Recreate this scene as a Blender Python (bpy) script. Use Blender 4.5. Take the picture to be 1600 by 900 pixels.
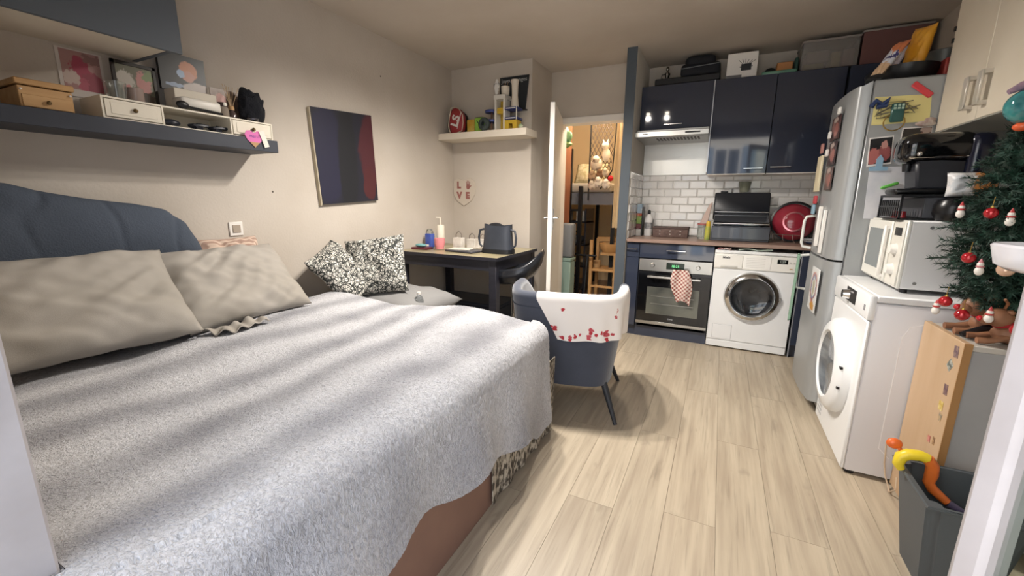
import bpy, bmesh, math, random
from mathutils import Vector, Matrix, noise
random.seed(7)
S = bpy.context.scene
for o in list(bpy.data.objects): bpy.data.objects.remove(o)
COL = S.collection
R = math.radians
# ---------------------------------------------------------------- camera
CAMH = 1.235
cam = bpy.data.cameras.new('camera'); camo = bpy.data.objects.new('camera', cam); COL.objects.link(camo)
yaw, pit, rol = -.457559, -.205725, .0087175
fw = Vector((math.sin(yaw)*math.cos(pit), math.cos(yaw)*math.cos(pit), math.sin(pit)))
rt = Vector((math.cos(yaw), -math.sin(yaw), 0)); up = rt.cross(fw)
r2 = math.cos(rol)*rt + math.sin(rol)*up; u2 = -math.sin(rol)*rt + math.cos(rol)*up
camo.matrix_world = Matrix(((r2.x, u2.x, -fw.x, 0), (r2.y, u2.y, -fw.y, 0), (r2.z, u2.z, -fw.z, CAMH), (0, 0, 0, 1)))
cam.sensor_width = 36; cam.lens = 650.36*36/1600; cam.clip_start = .02; cam.clip_end = 200
S.camera = camo
# ---------------------------------------------------------------- sky, exposure
w = bpy.data.worlds.new('sky'); S.world = w; w.use_nodes = True
nt = w.node_tree; bgn = nt.nodes['Background']
sky = nt.nodes.new('ShaderNodeTexSky'); sky.sky_type = 'NISHITA'; sky.sun_disc = False
sky.sun_elevation = R(38); sky.sun_rotation = R(200); sky.dust_density = 3.0
mixw = nt.nodes.new('ShaderNodeMix'); mixw.data_type = 'RGBA'; mixw.inputs[0].default_value = .65
nt.links.new(sky.outputs[0], mixw.inputs[6]); mixw.inputs[7].default_value = (6.7, 7.3, 8.3, 1)
nt.links.new(mixw.outputs[2], bgn.inputs[0]); bgn.inputs[1].default_value = .3
LAMP = (-1.2, 2.3, 2.5)          # ceiling spot fixture, just above the picture
LAMP_W = 72; KID_W = 40
vs = S.view_settings
vs.view_transform = 'Standard'; vs.look = 'None'; vs.gamma = 1; vs.use_curve_mapping = False; vs.exposure = .42
sun = bpy.data.lights.new('sun', 'SUN'); sun.energy = 16; sun.angle = R(.6); sun.color = (1, .95, .88)
suno = bpy.data.objects.new('sun', sun); COL.objects.link(suno); suno.rotation_euler = (R(-48), 0, R(12))   # stands behind the house, lights the facade opposite
# ---------------------------------------------------------------- materials
def hx(s, a=1):
    c = [int(s[i:i+2], 16)/255 for i in (0, 2, 4)]
    return tuple(x/12.92 if x <= .04045 else ((x+.055)/1.055)**2.4 for x in c)+(a,)
MC = {}
def mat(n, c='cccccc', r=.5, m=0, c2=None, vs=6, lo=.35, hi=.65, bump=0, bs=60, st=(1, 1, 1), coat=0, trans=0, alpha=1, emit=0, sheen=0, spec=.5, rnd=0, det=4, kind='noise', ior=1.45):
    if n in MC: return MC[n]
    M = bpy.data.materials.new(n); M.use_nodes = True; T = M.node_tree; N = T.nodes; L = T.links
    P = N['Principled BSDF']; I = P.inputs
    I['Base Color'].default_value = hx(c); I['Roughness'].default_value = r; I['Metallic'].default_value = m
    I['Coat Weight'].default_value = coat; I['Transmission Weight'].default_value = trans; I['Alpha'].default_value = alpha
    I['Specular IOR Level'].default_value = spec; I['Sheen Weight'].default_value = sheen; I['IOR'].default_value = ior
    if emit: I['Emission Color'].default_value = hx(c); I['Emission Strength'].default_value = emit
    if c2 or bump or rnd:
        tc = N.new('ShaderNodeTexCoord'); mp = N.new('ShaderNodeMapping'); mp.inputs['Scale'].default_value = st
        L.new(tc.outputs['Object'], mp.inputs[0]); vec = mp.outputs[0]
        if rnd:
            oi = N.new('ShaderNodeObjectInfo'); ad = N.new('ShaderNodeVectorMath'); ad.operation = 'ADD'
            ml = N.new('ShaderNodeMath'); ml.operation = 'MULTIPLY'; ml.inputs[1].default_value = 37
            L.new(oi.outputs['Random'], ml.inputs[0]); L.new(vec, ad.inputs[0]); L.new(ml.outputs[0], ad.inputs[1]); vec = ad.outputs[0]
    out = None
    if c2:
        if kind == 'noise':
            t = N.new('ShaderNodeTexNoise'); t.inputs['Detail'].default_value = det; src = t.outputs[0]
        elif kind == 'vor':
            t = N.new('ShaderNodeTexVoronoi'); t.feature = 'DISTANCE_TO_EDGE'; src = t.outputs[0]
        elif kind == 'wave':
            t = N.new('ShaderNodeTexWave'); t.inputs['Distortion'].default_value = 1; src = t.outputs[1]
        t.inputs['Scale'].default_value = vs; L.new(vec, t.inputs['Vector'])
        mr = N.new('ShaderNodeMapRange'); mr.inputs[1].default_value = lo; mr.inputs[2].default_value = hi; L.new(src, mr.inputs[0])
        mx = N.new('ShaderNodeMix'); mx.data_type = 'RGBA'; mx.inputs[6].default_value = hx(c); mx.inputs[7].default_value = hx(c2)
        L.new(mr.outputs[0], mx.inputs[0]); out = mx.outputs[2]
    if rnd:
        hs = N.new('ShaderNodeHueSaturation'); m2 = N.new('ShaderNodeMapRange'); m2.inputs[3].default_value = 1-rnd; m2.inputs[4].default_value = 1+rnd
        L.new(oi.outputs['Random'], m2.inputs[0]); L.new(m2.outputs[0], hs.inputs['Value'])
        if out: L.new(out, hs.inputs['Color'])
        else: hs.inputs['Color'].default_value = hx(c)
        out = hs.outputs[0]
    if out: L.new(out, I['Base Color'])
    if bump:
        t2 = N.new('ShaderNodeTexNoise'); t2.inputs['Scale'].default_value = bs; t2.inputs['Detail'].default_value = 3; L.new(vec, t2.inputs['Vector'])
        b = N.new('ShaderNodeBump'); b.inputs['Strength'].default_value = bump; b.inputs['Distance'].default_value = .01
        L.new(t2.outputs[0], b.inputs['Height']); L.new(b.outputs[0], I['Normal'])
    MC[n] = M; return M
def pic(n, bg, blobs, ax='yz', r=.35, nz=.25, ns=9, flip=False):
    """flat print: soft ellipses (u,v,ru,rv,hex) over a background, in the object's own box coordinates"""
    if n in MC: return MC[n]
    M = bpy.data.materials.new(n); M.use_nodes = True; T = M.node_tree; N = T.nodes; L = T.links; P = N['Principled BSDF']
    P.inputs['Roughness'].default_value = r
    tc = N.new('ShaderNodeTexCoord'); sp = N.new('ShaderNodeSeparateXYZ')
    tn = N.new('ShaderNodeTexNoise'); tn.inputs['Scale'].default_value = ns; L.new(tc.outputs['Generated'], tn.inputs['Vector'])
    ma = N.new('ShaderNodeVectorMath'); ma.operation = 'MULTIPLY_ADD'; ma.inputs[1].default_value = (nz,)*3
    sb = N.new('ShaderNodeVectorMath'); sb.operation = 'SUBTRACT'; sb.inputs[1].default_value = (.5,)*3
    L.new(tn.outputs['Color'], sb.inputs[0]); L.new(sb.outputs[0], ma.inputs[0]); L.new(tc.outputs['Generated'], ma.inputs[2]); L.new(ma.outputs[0], sp.inputs[0])
    o = {'x': 0, 'y': 1, 'z': 2}; cur = None
    for (u, v, ru, rv, c) in blobs:
        acc = []
        for k, cc, rr in ((ax[0], u, ru), (ax[1], v, rv)):
            a = N.new('ShaderNodeMath'); a.operation = 'SUBTRACT'; L.new(sp.outputs[o[k]], a.inputs[0]); a.inputs[1].default_value = cc
            d = N.new('ShaderNodeMath'); d.operation = 'DIVIDE'; L.new(a.outputs[0], d.inputs[0]); d.inputs[1].default_value = rr
            e = N.new('ShaderNodeMath'); e.operation = 'MULTIPLY'; L.new(d.outputs[0], e.inputs[0]); L.new(d.outputs[0], e.inputs[1]); acc.append(e)
        s = N.new('ShaderNodeMath'); s.operation = 'ADD'; L.new(acc[0].outputs[0], s.inputs[0]); L.new(acc[1].outputs[0], s.inputs[1])
        mr = N.new('ShaderNodeMapRange'); mr.inputs[1].default_value = 1.1; mr.inputs[2].default_value = .8; L.new(s.outputs[0], mr.inputs[0])
        mx = N.new('ShaderNodeMix'); mx.data_type = 'RGBA'; L.new(mr.outputs[0], mx.inputs[0])
        if cur is None: mx.inputs[6].default_value = hx(bg)
        else: L.new(cur, mx.inputs[6])
        mx.inputs[7].default_value = hx(c); cur = mx.outputs[2]
    if cur: L.new(cur, P.inputs['Base Color'])
    else: P.inputs['Base Color'].default_value = hx(bg)
    MC[n] = M; return M
# ---------------------------------------------------------------- mesh builder
def frame(d):
    d = Vector(d).normalized(); a = Vector((0, 0, 1)) if abs(d.z) < .9 else Vector((1, 0, 0))
    x = a.cross(d).normalized(); return x, d.cross(x), d
class MB:
    def __init__(s): s.bm = bmesh.new()
    def box(s, x0, x1, y0, y1, z0, z1, b=0, sg=1):
        v = [s.bm.verts.new((x, y, z)) for x in (x0, x1) for y in (y0, y1) for z in (z0, z1)]
        f = [s.bm.faces.new([v[i] for i in q]) for q in ((0, 1, 3, 2), (4, 6, 7, 5), (0, 4, 5, 1), (2, 3, 7, 6), (0, 2, 6, 4), (1, 5, 7, 3))]
        if b:
            e = list({e for q in f for e in q.edges}); bmesh.ops.bevel(s.bm, geom=e, offset=b, segments=sg, affect='EDGES', profile=.5)
        return s
    def obox(s, M, sx, sy, sz, b=0, sg=1):
        t = MB().box(-sx/2, sx/2, -sy/2, sy/2, -sz/2, sz/2, b, sg); return s.add(t, M)
    def add(s, t, M=None):
        if M is not None: bmesh.ops.transform(t.bm, matrix=M, verts=t.bm.verts[:])
        mp = {v: s.bm.verts.new(v.co) for v in t.bm.verts}
        for f in t.bm.faces:
            try: s.bm.faces.new([mp[v] for v in f.verts])
            except ValueError: pass
        t.bm.free(); return s
    def ring(s, c, x, y, r, n): return [s.bm.verts.new(Vector(c)+x*math.cos(2*math.pi*i/n)*r+y*math.sin(2*math.pi*i/n)*r) for i in range(n)]
    def skin(s, A, B):
        n = len(A)
        for i in range(n): s.bm.faces.new((A[i], A[(i+1) % n], B[(i+1) % n], B[i]))
    def cap(s, A, rev=False): s.bm.faces.new(A[::-1] if rev else A)
    def cyl(s, p0, p1, r0, r1=None, n=16):
        r1 = r0 if r1 is None else r1; x, y, d = frame(Vector(p1)-Vector(p0))
        A = s.ring(p0, x, y, r0, n); B = s.ring(p1, x, y, r1, n); s.skin(A, B); s.cap(A, True); s.cap(B); return s
    def tube(s, pts, r, n=8, closed=False):
        pts = [Vector(p) for p in pts]; k = len(pts); rr = r if isinstance(r, (list, tuple)) else [r]*k; rings = []
        for i, p in enumerate(pts):
            a = pts[(i-1) % k] if closed or i else p; b = pts[(i+1) % k] if closed or i < k-1 else p
            x, y, d = frame(b-a)
            if rings:
                px = lastx-d*lastx.dot(d)
                if px.length > 1e-5: x = px.normalized(); y = d.cross(x)
            lastx = x; rings.append(s.ring(p, x, y, rr[i], n))
        for i in range(k-1): s.skin(rings[i], rings[i+1])
        if closed: s.skin(rings[-1], rings[0])
        else: s.cap(rings[0], True); s.cap(rings[-1])
        return s
    def lathe(s, prof, c=(0, 0, 0), ax=(0, 0, 1), n=24):
        x, y, d = frame(ax); c = Vector(c); prev = None
        for r, h in prof:
            A = [s.bm.verts.new(c+d*h)] if r < 1e-6 else s.ring(c+d*h, x, y, r, n)
            if prev is not None:
                if len(prev) == 1 and len(A) > 1:
                    for i in range(n): s.bm.faces.new((prev[0], A[(i+1) % n], A[i]))
                elif len(A) == 1 and len(prev) > 1:
                    for i in range(n): s.bm.faces.new((prev[i], prev[(i+1) % n], A[0]))
                elif len(A) > 1: s.skin(prev, A)
            prev = A
        return s
    def ball(s, c, r, n=12):
        r = (r,)*3 if not isinstance(r, (list, tuple)) else r
        t = MB().lathe([(math.sin(math.pi*i/n) if 0 < i < n else 0, -math.cos(math.pi*i/n)) for i in range(n+1)], n=max(8, int(n*1.5)))
        return s.add(t, Matrix.Translation(c) @ Matrix.Diagonal((r[0], r[1], r[2], 1)))
    def grid(s, fn, nu, nv, cu=False, cv=False):
        V = [[s.bm.verts.new(fn(i/(nu if cu else nu-1), j/(nv if cv else nv-1))) for j in range(nv)] for i in range(nu)]
        for i in range(nu if cu else nu-1):
            for j in range(nv if cv else nv-1):
                s.bm.faces.new((V[i][j], V[(i+1) % nu][j], V[(i+1) % nu][(j+1) % nv], V[i][(j+1) % nv]))
        return s
    def sheet(s, fn, nu, nv, th):
        t = MB().grid(fn, nu, nv); t.bm.normal_update(); bmesh.ops.solidify(t.bm, geom=t.bm.faces[:], thickness=th); return s.add(t)
    def prism(s, poly, ax, a, b, bev=0):
        f = {'x': lambda p, h: (h, p[0], p[1]), 'y': lambda p, h: (p[0], h, p[1]), 'z': lambda p, h: (p[0], p[1], h)}[ax]
        t = MB(); A = [t.bm.verts.new(f(p, a)) for p in poly]; B = [t.bm.verts.new(f(p, b)) for p in poly]
        t.skin(A, B); t.cap(A, True); t.cap(B)
        if bev: bmesh.ops.bevel(t.bm, geom=t.bm.edges[:], offset=bev, segments=1, affect='EDGES')
        return s.add(t)
    def pillow(s, wd, ht, th, M, seed=0, n=26, wr=.012, pinch=.05):
        for sd in (1, -1):
            def fn(u, v):
                a = u*2-1; b = v*2-1
                x = wd/2*a*(1-pinch*(1-b*b)**1*abs(a)**3); y = ht/2*b*(1-pinch*(1-a*a)*abs(b)**3)
                e = max(0, (1-abs(a)**3.2))*max(0, (1-abs(b)**3.2))
                z = sd*th/2*e**.55
                wp = .5*noise.noise(Vector((a*1.3, b*1.3, seed+9)))
                z += sd*wr*1.7*e**.45*noise.noise(Vector(((a+b)*.9+seed, (a-b)*3.4+wp*2, seed)))+sd*wr*1.1*e**.35*noise.noise(Vector(((a-b)*1.1-seed, (a+b)*4.2+wp*2, seed*2)))
                z += wr*e**.4*sd*noise.noise(Vector((a*2.2+seed, b*2.2, seed*1.7+sd)))*1.6 + wr*.7*e**.3*noise.noise(Vector((a*5+seed, b*4, sd*3)))
                return M @ Vector((x, y, z))
            s.grid(fn, n, n)
        bmesh.ops.remove_doubles(s.bm, verts=s.bm.verts[:], dist=.0006); return s
    def text(s, body, size, M, ext=.001, bold=0, sx=1):
        c = bpy.data.curves.new('t', 'FONT'); c.body = body; c.size = size; c.extrude = ext; c.offset = bold; c.align_x = 'CENTER'; c.align_y = 'CENTER'; c.resolution_u = 3
        o = bpy.data.objects.new('t', c); COL.objects.link(o); dg = bpy.context.evaluated_depsgraph_get()
        me = bpy.data.meshes.new_from_object(o.evaluated_get(dg)); t = MB(); t.bm.from_mesh(me)
        bpy.data.objects.remove(o); bpy.data.curves.remove(c); bpy.data.meshes.remove(me)
        return s.add(t, M @ Matrix.Diagonal((sx, 1, 1, 1)))
    def mesh(s, name, m, off=None, sm=None):
        if off is not None: bmesh.ops.translate(s.bm, verts=s.bm.verts[:], vec=-Vector(off))
        bmesh.ops.recalc_face_normals(s.bm, faces=s.bm.faces[:])
        me = bpy.data.meshes.new(name); s.bm.to_mesh(me); s.bm.free(); me.materials.append(m)
        if sm:
            me.polygons.foreach_set('use_smooth', [True]*len(me.polygons))
            if sm < 170: me.set_sharp_from_angle(angle=R(sm))
        return me
ORG = {}
def thing(name, label, cat, loc=(0, 0, 0), group=None, rz=0, local=False):
    o = bpy.data.objects.new(name, None); COL.objects.link(o); o.location = loc; o.rotation_euler = (0, 0, rz); o.empty_display_size = .05
    o['label'] = label; o['category'] = cat
    if group: o['group'] = group
    ORG[o.name] = Vector((0, 0, 0)) if (local or rz) else Vector(loc); return o
def part(name, mb, m, par, sm=40, label=None):
    off = ORG[par.name]; o = bpy.data.objects.new(name, mb.mesh(name, m, off, sm)); COL.objects.link(o); o.parent = par; ORG[o.name] = off
    if label: o['label'] = label
    return o
def one(name, mb, m, label, cat, group=None, sm=40, org=None):
    if org is None:
        c = [v.co for v in mb.bm.verts]
        org = Vector(((min(p.x for p in c)+max(p.x for p in c))/2, (min(p.y for p in c)+max(p.y for p in c))/2, min(p.z for p in c)))
    o = bpy.data.objects.new(name, mb.mesh(name, m, org, sm)); COL.objects.link(o); o.location = org; ORG[o.name] = Vector(org)
    o['label'] = label; o['category'] = cat
    if group: o['group'] = group
    return o
def struct(name, mb, m, sm=None):
    o = bpy.data.objects.new(name, mb.mesh(name, m, None, sm)); COL.objects.link(o); o['kind'] = 'structure'; ORG[o.name] = Vector((0, 0, 0)); return o
def bx(*a, **k): return MB().box(*a, **k)
def TR(x, y, z): return Matrix.Translation((x, y, z))
def RX(a): return Matrix.Rotation(R(a), 4, 'X')
def RY(a): return Matrix.Rotation(R(a), 4, 'Y')
def RZ(a): return Matrix.Rotation(R(a), 4, 'Z')
FACE_MY = RX(90)                     # text readable from -Y
FACE_MX = RZ(-90) @ RX(90)           # text readable from -X
FACE_PX = RZ(90) @ RX(90)            # text readable from +X
# common materials
WALL = mat('plaster_wall', 'c6bdb2', .9, c2='beb4a8', vs=2, bump=.14, bs=70)
CEIL = mat('ceiling_paint', 'c8beb2', .9, c2='bcb1a4', vs=1.2, bump=.08, bs=50)
WHITE = mat('white_paint', 'e9e5df', .45)
CREAM = mat('cream_lacquer', 'e2d8c6', .45, c2='dacfbc', vs=3)
NAVY = mat('navy_gloss', '363c4c', .06, coat=.35, spec=.5)
NAVYM = mat('navy_carcass', '20242f', .5)
CHROME = mat('chrome', 'd8d8d8', .12, 1)
STEEL = mat('brushed_steel', 'b9b7b2', .32, 1, bump=.05, bs=300, st=(.02, 1, 1))
BLACK = mat('black_plastic', '16171a', .38)
BLACKG = mat('black_gloss', '0c0d10', .08, coat=.5)
DARK = mat('dark_wood', '23232b', .4, c2='2c2c35', vs=5, st=(1, 8, 8))
APPL = mat('appliance_white', 'e6e7e8', .3)
SILVER = mat('fridge_silver', '9fa1a2', .36, .35)
GLASS = mat('clear_glass', 'f2f6f5', .02, trans=1)
RED = mat('red_gloss', 'b3202a', .15, coat=.4)
# ================================================================ STRUCTURE
LWX, RWX, CZ = -2.54, 1.25, 2.5
WOOD = mat('oak_laminate', 'a19380', .42, c2='b9ac97', vs=4, lo=.32, hi=.68, st=(8, .45, 1), bump=.04, bs=14, rnd=.05, det=9)
def wood_streaks(M):
    N = M.node_tree.nodes; L = M.node_tree.links; P = N['Principled BSDF']; src = P.inputs['Base Color'].links[0].from_socket
    tc = N.new('ShaderNodeTexCoord'); oi = N.new('ShaderNodeObjectInfo'); ml = N.new('ShaderNodeMath'); ml.operation = 'MULTIPLY'; ml.inputs[1].default_value = 53; L.new(oi.outputs['Random'], ml.inputs[0])
    ad = N.new('ShaderNodeVectorMath'); ad.operation = 'ADD'; L.new(tc.outputs['Object'], ad.inputs[0]); L.new(ml.outputs[0], ad.inputs[1])
    for st, lo, hi, dark in (((60, 2.2, 1), .56, .72, .80), ((9, 2.6, 1), .63, .72, .84)):
        mp = N.new('ShaderNodeMapping'); mp.inputs['Scale'].default_value = st; L.new(ad.outputs[0], mp.inputs[0])
        t = N.new('ShaderNodeTexNoise'); t.inputs['Scale'].default_value = 1.6; t.inputs['Detail'].default_value = 5; t.inputs['Distortion'].default_value = .6; L.new(mp.outputs[0], t.inputs[0])
        mr = N.new('ShaderNodeMapRange'); mr.inputs[1].default_value = lo; mr.inputs[2].default_value = hi; mr.inputs[3].default_value = 1; mr.inputs[4].default_value = dark; L.new(t.outputs[0], mr.inputs[0])
        mx = N.new('ShaderNodeMix'); mx.data_type = 'RGBA'; mx.blend_type = 'MULTIPLY'; mx.inputs[0].default_value = 1; L.new(src, mx.inputs[6]); L.new(mr.outputs[0], mx.inputs[7]); src = mx.outputs[2]
    L.new(src, P.inputs['Base Color'])
wood_streaks(WOOD)
fl = struct('floor', bx(LWX-.02, RWX+.02, -.3, 4.26, -.1, -.008), mat('floor_joint', '7d705d', .8))
pl = {}
for k in range(-15, 8):
    xa = max(.1+.19*k, LWX); xb = min(.1+.19*(k+1), RWX)
    if xb-xa < .01: continue
    y = -.28-((k*.47) % 1)*1.28
    while y < 4.24:
        a, b = max(y, -.28), min(y+1.28, 4.24); y += 1.28
        if b-a < .02: continue
        key = (round(xb-xa, 3), round(b-a, 3))
        if key not in pl: pl[key] = bx(.0006, xb-xa-.0006, .0006, b-a-.0006, -.008, 0).mesh('plank', WOOD)
        o = bpy.data.objects.new('plank', pl[key]); COL.objects.link(o); o.parent = fl; o.location = (xa, a, 0)
struct('ceiling', bx(LWX-.1, RWX+.1, -.1, 4.7, CZ, CZ+.1), CEIL)
struct('wall_left', bx(LWX-.12, LWX, -.1, 4.4, -.1, CZ), WALL)
struct('wall_right', bx(RWX, RWX+.12, -.1, 4.62, -.1, CZ), WALL)
struct('wall_back', bx(LWX, -1.66, 3.75, 4.36, -.1, CZ), WALL)
dw = MB().box(-1.66, -1.56, 4.24, 4.36, -.1, CZ).box(-1.56, -.83, 4.24, 4.36, 2.03, CZ)
struct('wall_doorway', dw, WALL)
struct('wall_partition', bx(-.83, -.75, 3.862, 4.62, -.1, CZ), mat('partition_white', 'd8d4cc', .7, bump=.1, bs=60))
struct('trim_partition', bx(-.834, -.752, 3.845, 3.864, 0, CZ-.001), mat('slate_paint', '4a525a', .6))
kb = struct('wall_kitchen', bx(-.75, RWX, 4.5, 4.62, -.1, CZ), WALL)
struct('floor_kitchen', bx(-.75, RWX, 4.24, 4.5, -.1, -.002), WOOD)
ww = MB().box(LWX, -.905, -.08, .17, -.1, CZ).box(.66, RWX, -.08, .17, -.1, CZ).box(-.905, .66, -.08, .17, 2.36, CZ)
struct('wall_window', ww, WALL)
WF = mat('window_white', 'b5b0b1', .45, c2='a9a3a3', vs=9)
struct('window_1', MB().box(-.906, -.862, -.09, .178, -.1, 2.36, .004).box(.62, .662, -.09, .178, -.1, 2.36, .004).box(-.862, .62, -.05, .1, 2.3, 2.36).box(-.862, .62, -.09, .16, -.1, .012), WF)
# door frame to the next room
struct('trim_doorway', MB().box(-1.60, -1.53, 4.225, 4.375, 0, 2.06, .004).box(-.905, -.832, 4.225, 4.375, 0, 2.06, .004).box(-1.53, -.905, 4.225, 4.375, 2.0, 2.06, .004), WHITE)
struct('baseboard_back', bx(LWX, -1.66, 3.735, 3.75, 0, .07), WHITE)
struct('baseboard_left', bx(LWX, LWX+.014, .17, 3.735, 0, .07), WHITE)
# metro tiles
GROUT = mat('grout', 'b9b4ac', .9)
TILE = mat('white_tile', 'e9e6e2', .12, coat=.3, rnd=.03)
def tile_mesh(wd, ht):
    t = MB(); d = .009; e = .009
    A = [t.bm.verts.new(p) for p in ((.001, 0, .001), (wd-.001, 0, .001), (wd-.001, 0, ht-.001), (.001, 0, ht-.001))]
    B = [t.bm.verts.new(p) for p in ((.001, -d*.45, .001), (wd-.001, -d*.45, .001), (wd-.001, -d*.45, ht-.001), (.001, -d*.45, ht-.001))]
    C_ = [t.bm.verts.new(p) for p in ((e, -d, e), (wd-e, -d, e), (wd-e, -d, ht-e), (e, -d, ht-e))]
    t.skin(A, B); t.skin(B, C_); t.cap(C_); t.cap(A, True); return t.mesh('tile', TILE)
tm = {}
def tile(par, x, z, wd, ht, side=False):
    k = (round(wd, 3), round(ht, 3))
    if k not in tm: tm[k] = tile_mesh(wd, ht)
    o = bpy.data.objects.new('tile', tm[k]); COL.objects.link(o); o.parent = par
    if side: o.location = (-.7475, x, z); o.rotation_euler = (0, 0, R(90))
    else: o.location = (x, 4.4975, z)
gb = struct('trim_backsplash', MB().box(-.75, 1.0, 4.4975, 4.5, .9, 1.5), GROUT)
gs = struct('trim_backsplash_side', MB().box(-.75, -.7475, 3.87, 4.4975, .9, 1.5), GROUT)
for r_ in range(8):
    z = .912+r_*.0755; ht = min(.0755, 1.498-z)
    for c_ in range(-1, 12):
        xa = max(-.745, -.75+c_*.15+(r_ % 2)*.075); xb = min(.98, -.75+(c_+1)*.15+(r_ % 2)*.075)
        if xb-xa > .03: tile(gb, xa, z, xb-xa, ht)
    for c_ in range(-1, 4):
        ya = max(3.875, 3.9+c_*.15+(r_ % 2)*.075); yb = min(4.486, 3.9+(c_+1)*.15+(r_ % 2)*.075)
        if yb-ya > .03: tile(gs, ya, z, yb-ya, ht, True)
# wall mark, fold: plaster nail
one('wall_hook', MB().cyl((LWX+.001, .6, 1.79), (LWX+.02, .6, 1.79), .008, .005, 8), BLACK, 'small dark screw in wall above the wooden box', 'screw')
# ---- French window leaf opened inward on the right
hl = thing('window_leaf', 'white framed glazed window leaf opened inward at right edge', 'window', (.61, .165, .03), rz=math.atan2(.455, -.31), local=True)
Lw = .55
for (a, b, c, d) in ((0, .05, 0, 2.1), (Lw-.03, Lw, 0, 2.1)):
    part('stile', bx(a, b, -.022, .022, c, d, b=.006), WF, hl)
for (a, b) in ((0, .1), (.42, .46), (2.03, 2.1)): part('rail', bx(.05, Lw-.03, -.02, .02, a, b), WF, hl)
for (a, b) in ((.1, .42), (.46, 2.03)): part('pane', bx(.045, Lw-.026, -.004, .004, a, b), mat('window_pane', 'dfe9e4', .02, trans=1, ior=1.05), hl)
# ---- door to next room
dl = thing('door', 'white interior door standing open beside the doorway', 'door', (-1.53, 4.19, .012), rz=math.atan2(-.745, .195), local=True)
lf = part('door_leaf', bx(0, .77, -.02, .02, 0, 2.03, b=.003), WHITE, dl)
for k in range(2): part('door_panel', bx(.12, .65, -.026, -.019, .2+k*.95, 1.0+k*.9, b=.004), WHITE, dl)
for s_ in (-1, 1):
    h = part('door_handle', MB().cyl((.71, s_*.02, 1.08), (.71, s_*.06, 1.08), .009, n=10).cyl((.71, s_*.055, 1.08), (.6, s_*.055, 1.08), .008, n=10), CHROME, dl)
    part('handle_plate', bx(.69, .73, s_*.021-.003, s_*.021+.003, .98, 1.16), CHROME, h)
for z in (.25, 1.0, 1.75): part('hinge', MB().cyl((-.004, -.024, z), (-.004, -.024, z+.08), .006, n=8), STEEL, dl)
# ================================================================ LAMP
lampf = thing('ceiling_spotlight', 'ceiling spotlight bar with three adjustable heads above the bed', 'lamp', LAMP)
part('ceiling_plate', bx(LAMP[0]-.06, LAMP[0]+.51, LAMP[1]-.03, LAMP[1]+.03, CZ-.025, CZ-.001, b=.004), CHROME, lampf)
BULB = mat('bulb_glow', 'fff1dc', .4, emit=30)
for i, (dx, dy) in enumerate(((0, .02), (.22, .0), (.45, -.02))):
    x, y = LAMP[0]+dx, LAMP[1]+dy
    hd = part('lamp_head', MB().cyl((x, y, CZ-.025), (x, y, CZ-.06), .008, n=8).lathe([(.0, 0), (.03, 0), (.045, -.07), (.042, -.07), (.027, -.006), (0, -.004)], (x, y, CZ-.06), n=20), CHROME, lampf)
    part('bulb', MB().ball((x, y, CZ-.125), .024, 10), BULB, hd)
    Ld = bpy.data.lights.new('bulb_light', 'SPOT'); Ld.energy = LAMP_W*(1.25 if i < 2 else .8); Ld.spot_size = R(168); Ld.spot_blend = .9; Ld.shadow_soft_size = .035; Ld.color = (1, .935, .855)
    lo = bpy.data.objects.new('bulb_light', Ld); COL.objects.link(lo); lo.parent = lampf; lo.location = (dx, dy, -.19)
# ================================================================ BUILDING OUTSIDE (seen in the gloss of the cupboards)
ab = thing('apartment_building', 'pale facade across the street mirrored in the glossy cupboard', 'building', (0, -11, -5))
FAC = mat('facade_render', 'd9d4cb', .9, c2='cdc7bd', vs=1)
part('facade', bx(-12, 14, -11.4, -11, -5, 4.2), FAC, ab)
for ix in range(-4, 6):
    for iz in range(3):
        x = ix*2.3; z = -3.6+iz*2.75
        wdw = part('window', bx(x-.5, x+.5, -11.02, -10.96, z, z+1.5), WHITE, ab)
        for s_ in (-1, 1):
            part('pane', bx(x+s_*.23-.19, x+s_*.23+.19, -10.965, -10.95, z+.08, z+1.42), mat('far_pane', '3b4654', .1), wdw)
            part('shutter', bx(x+s_*.75-.24, x+s_*.75+.24, -11.02, -10.95, z-.02, z+1.52), mat('far_shutter', '7f93a8', .7), wdw)
# ================================================================ KITCHEN
def bar_handle(par, x0, x1, y, z, name='handle'):
    return part(name, MB().box(x0, x1, y-.03, y-.022, z-.005, z+.005, b=.002).box(x0+.01, x0+.018, y-.024, y, z-.004, z+.004).box(x1-.018, x1-.01, y-.024, y, z-.004, z+.004), CHROME, par)
KF = 3.9
t = thing('base_cabinet', 'narrow glossy navy base cabinet with drawer beside the partition', 'cabinet', (-.69, 4.2, 0))
part('carcass', bx(-.748, -.632, KF+.02, 4.48, .1, .878), NAVYM, t)
d = part('drawer_front', bx(-.746, -.633, KF, KF+.02, .745, .873, b=.002), NAVY, t); bar_handle(d, -.745, -.645, KF, .82)
part('cabinet_door', bx(-.746, -.633, KF, KF+.02, .104, .742, b=.002), NAVY, t)
part('plinth', bx(-.748, -.632, KF+.04, KF+.055, 0, .1), NAVY, t)
t = thing('oven_cabinet', 'glossy navy oven housing with drawer above the oven', 'cabinet', (-.32, 4.2, 0))
part('carcass', MB().box(-.63, -.614, KF+.02, 4.48, .1, .878).box(-.034, -.018, KF+.02, 4.48, .1, .878).box(-.614, -.034, KF+.03, 4.48, .1, .128).box(-.614, -.034, KF+.03, 4.48, .745, .878), NAVYM, t)
d = part('drawer_front', bx(-.629, -.018, KF, KF+.02, .745, .873, b=.002), NAVY, t); bar_handle(d, -.397, -.239, KF, .82)
part('plinth', bx(-.63, -.018, KF+.03, KF+.045, 0, .128), NAVY, t)
ov = thing('oven', 'built-in steel and black glass oven under the worktop', 'oven', (-.32, 4.15, .13))
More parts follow.
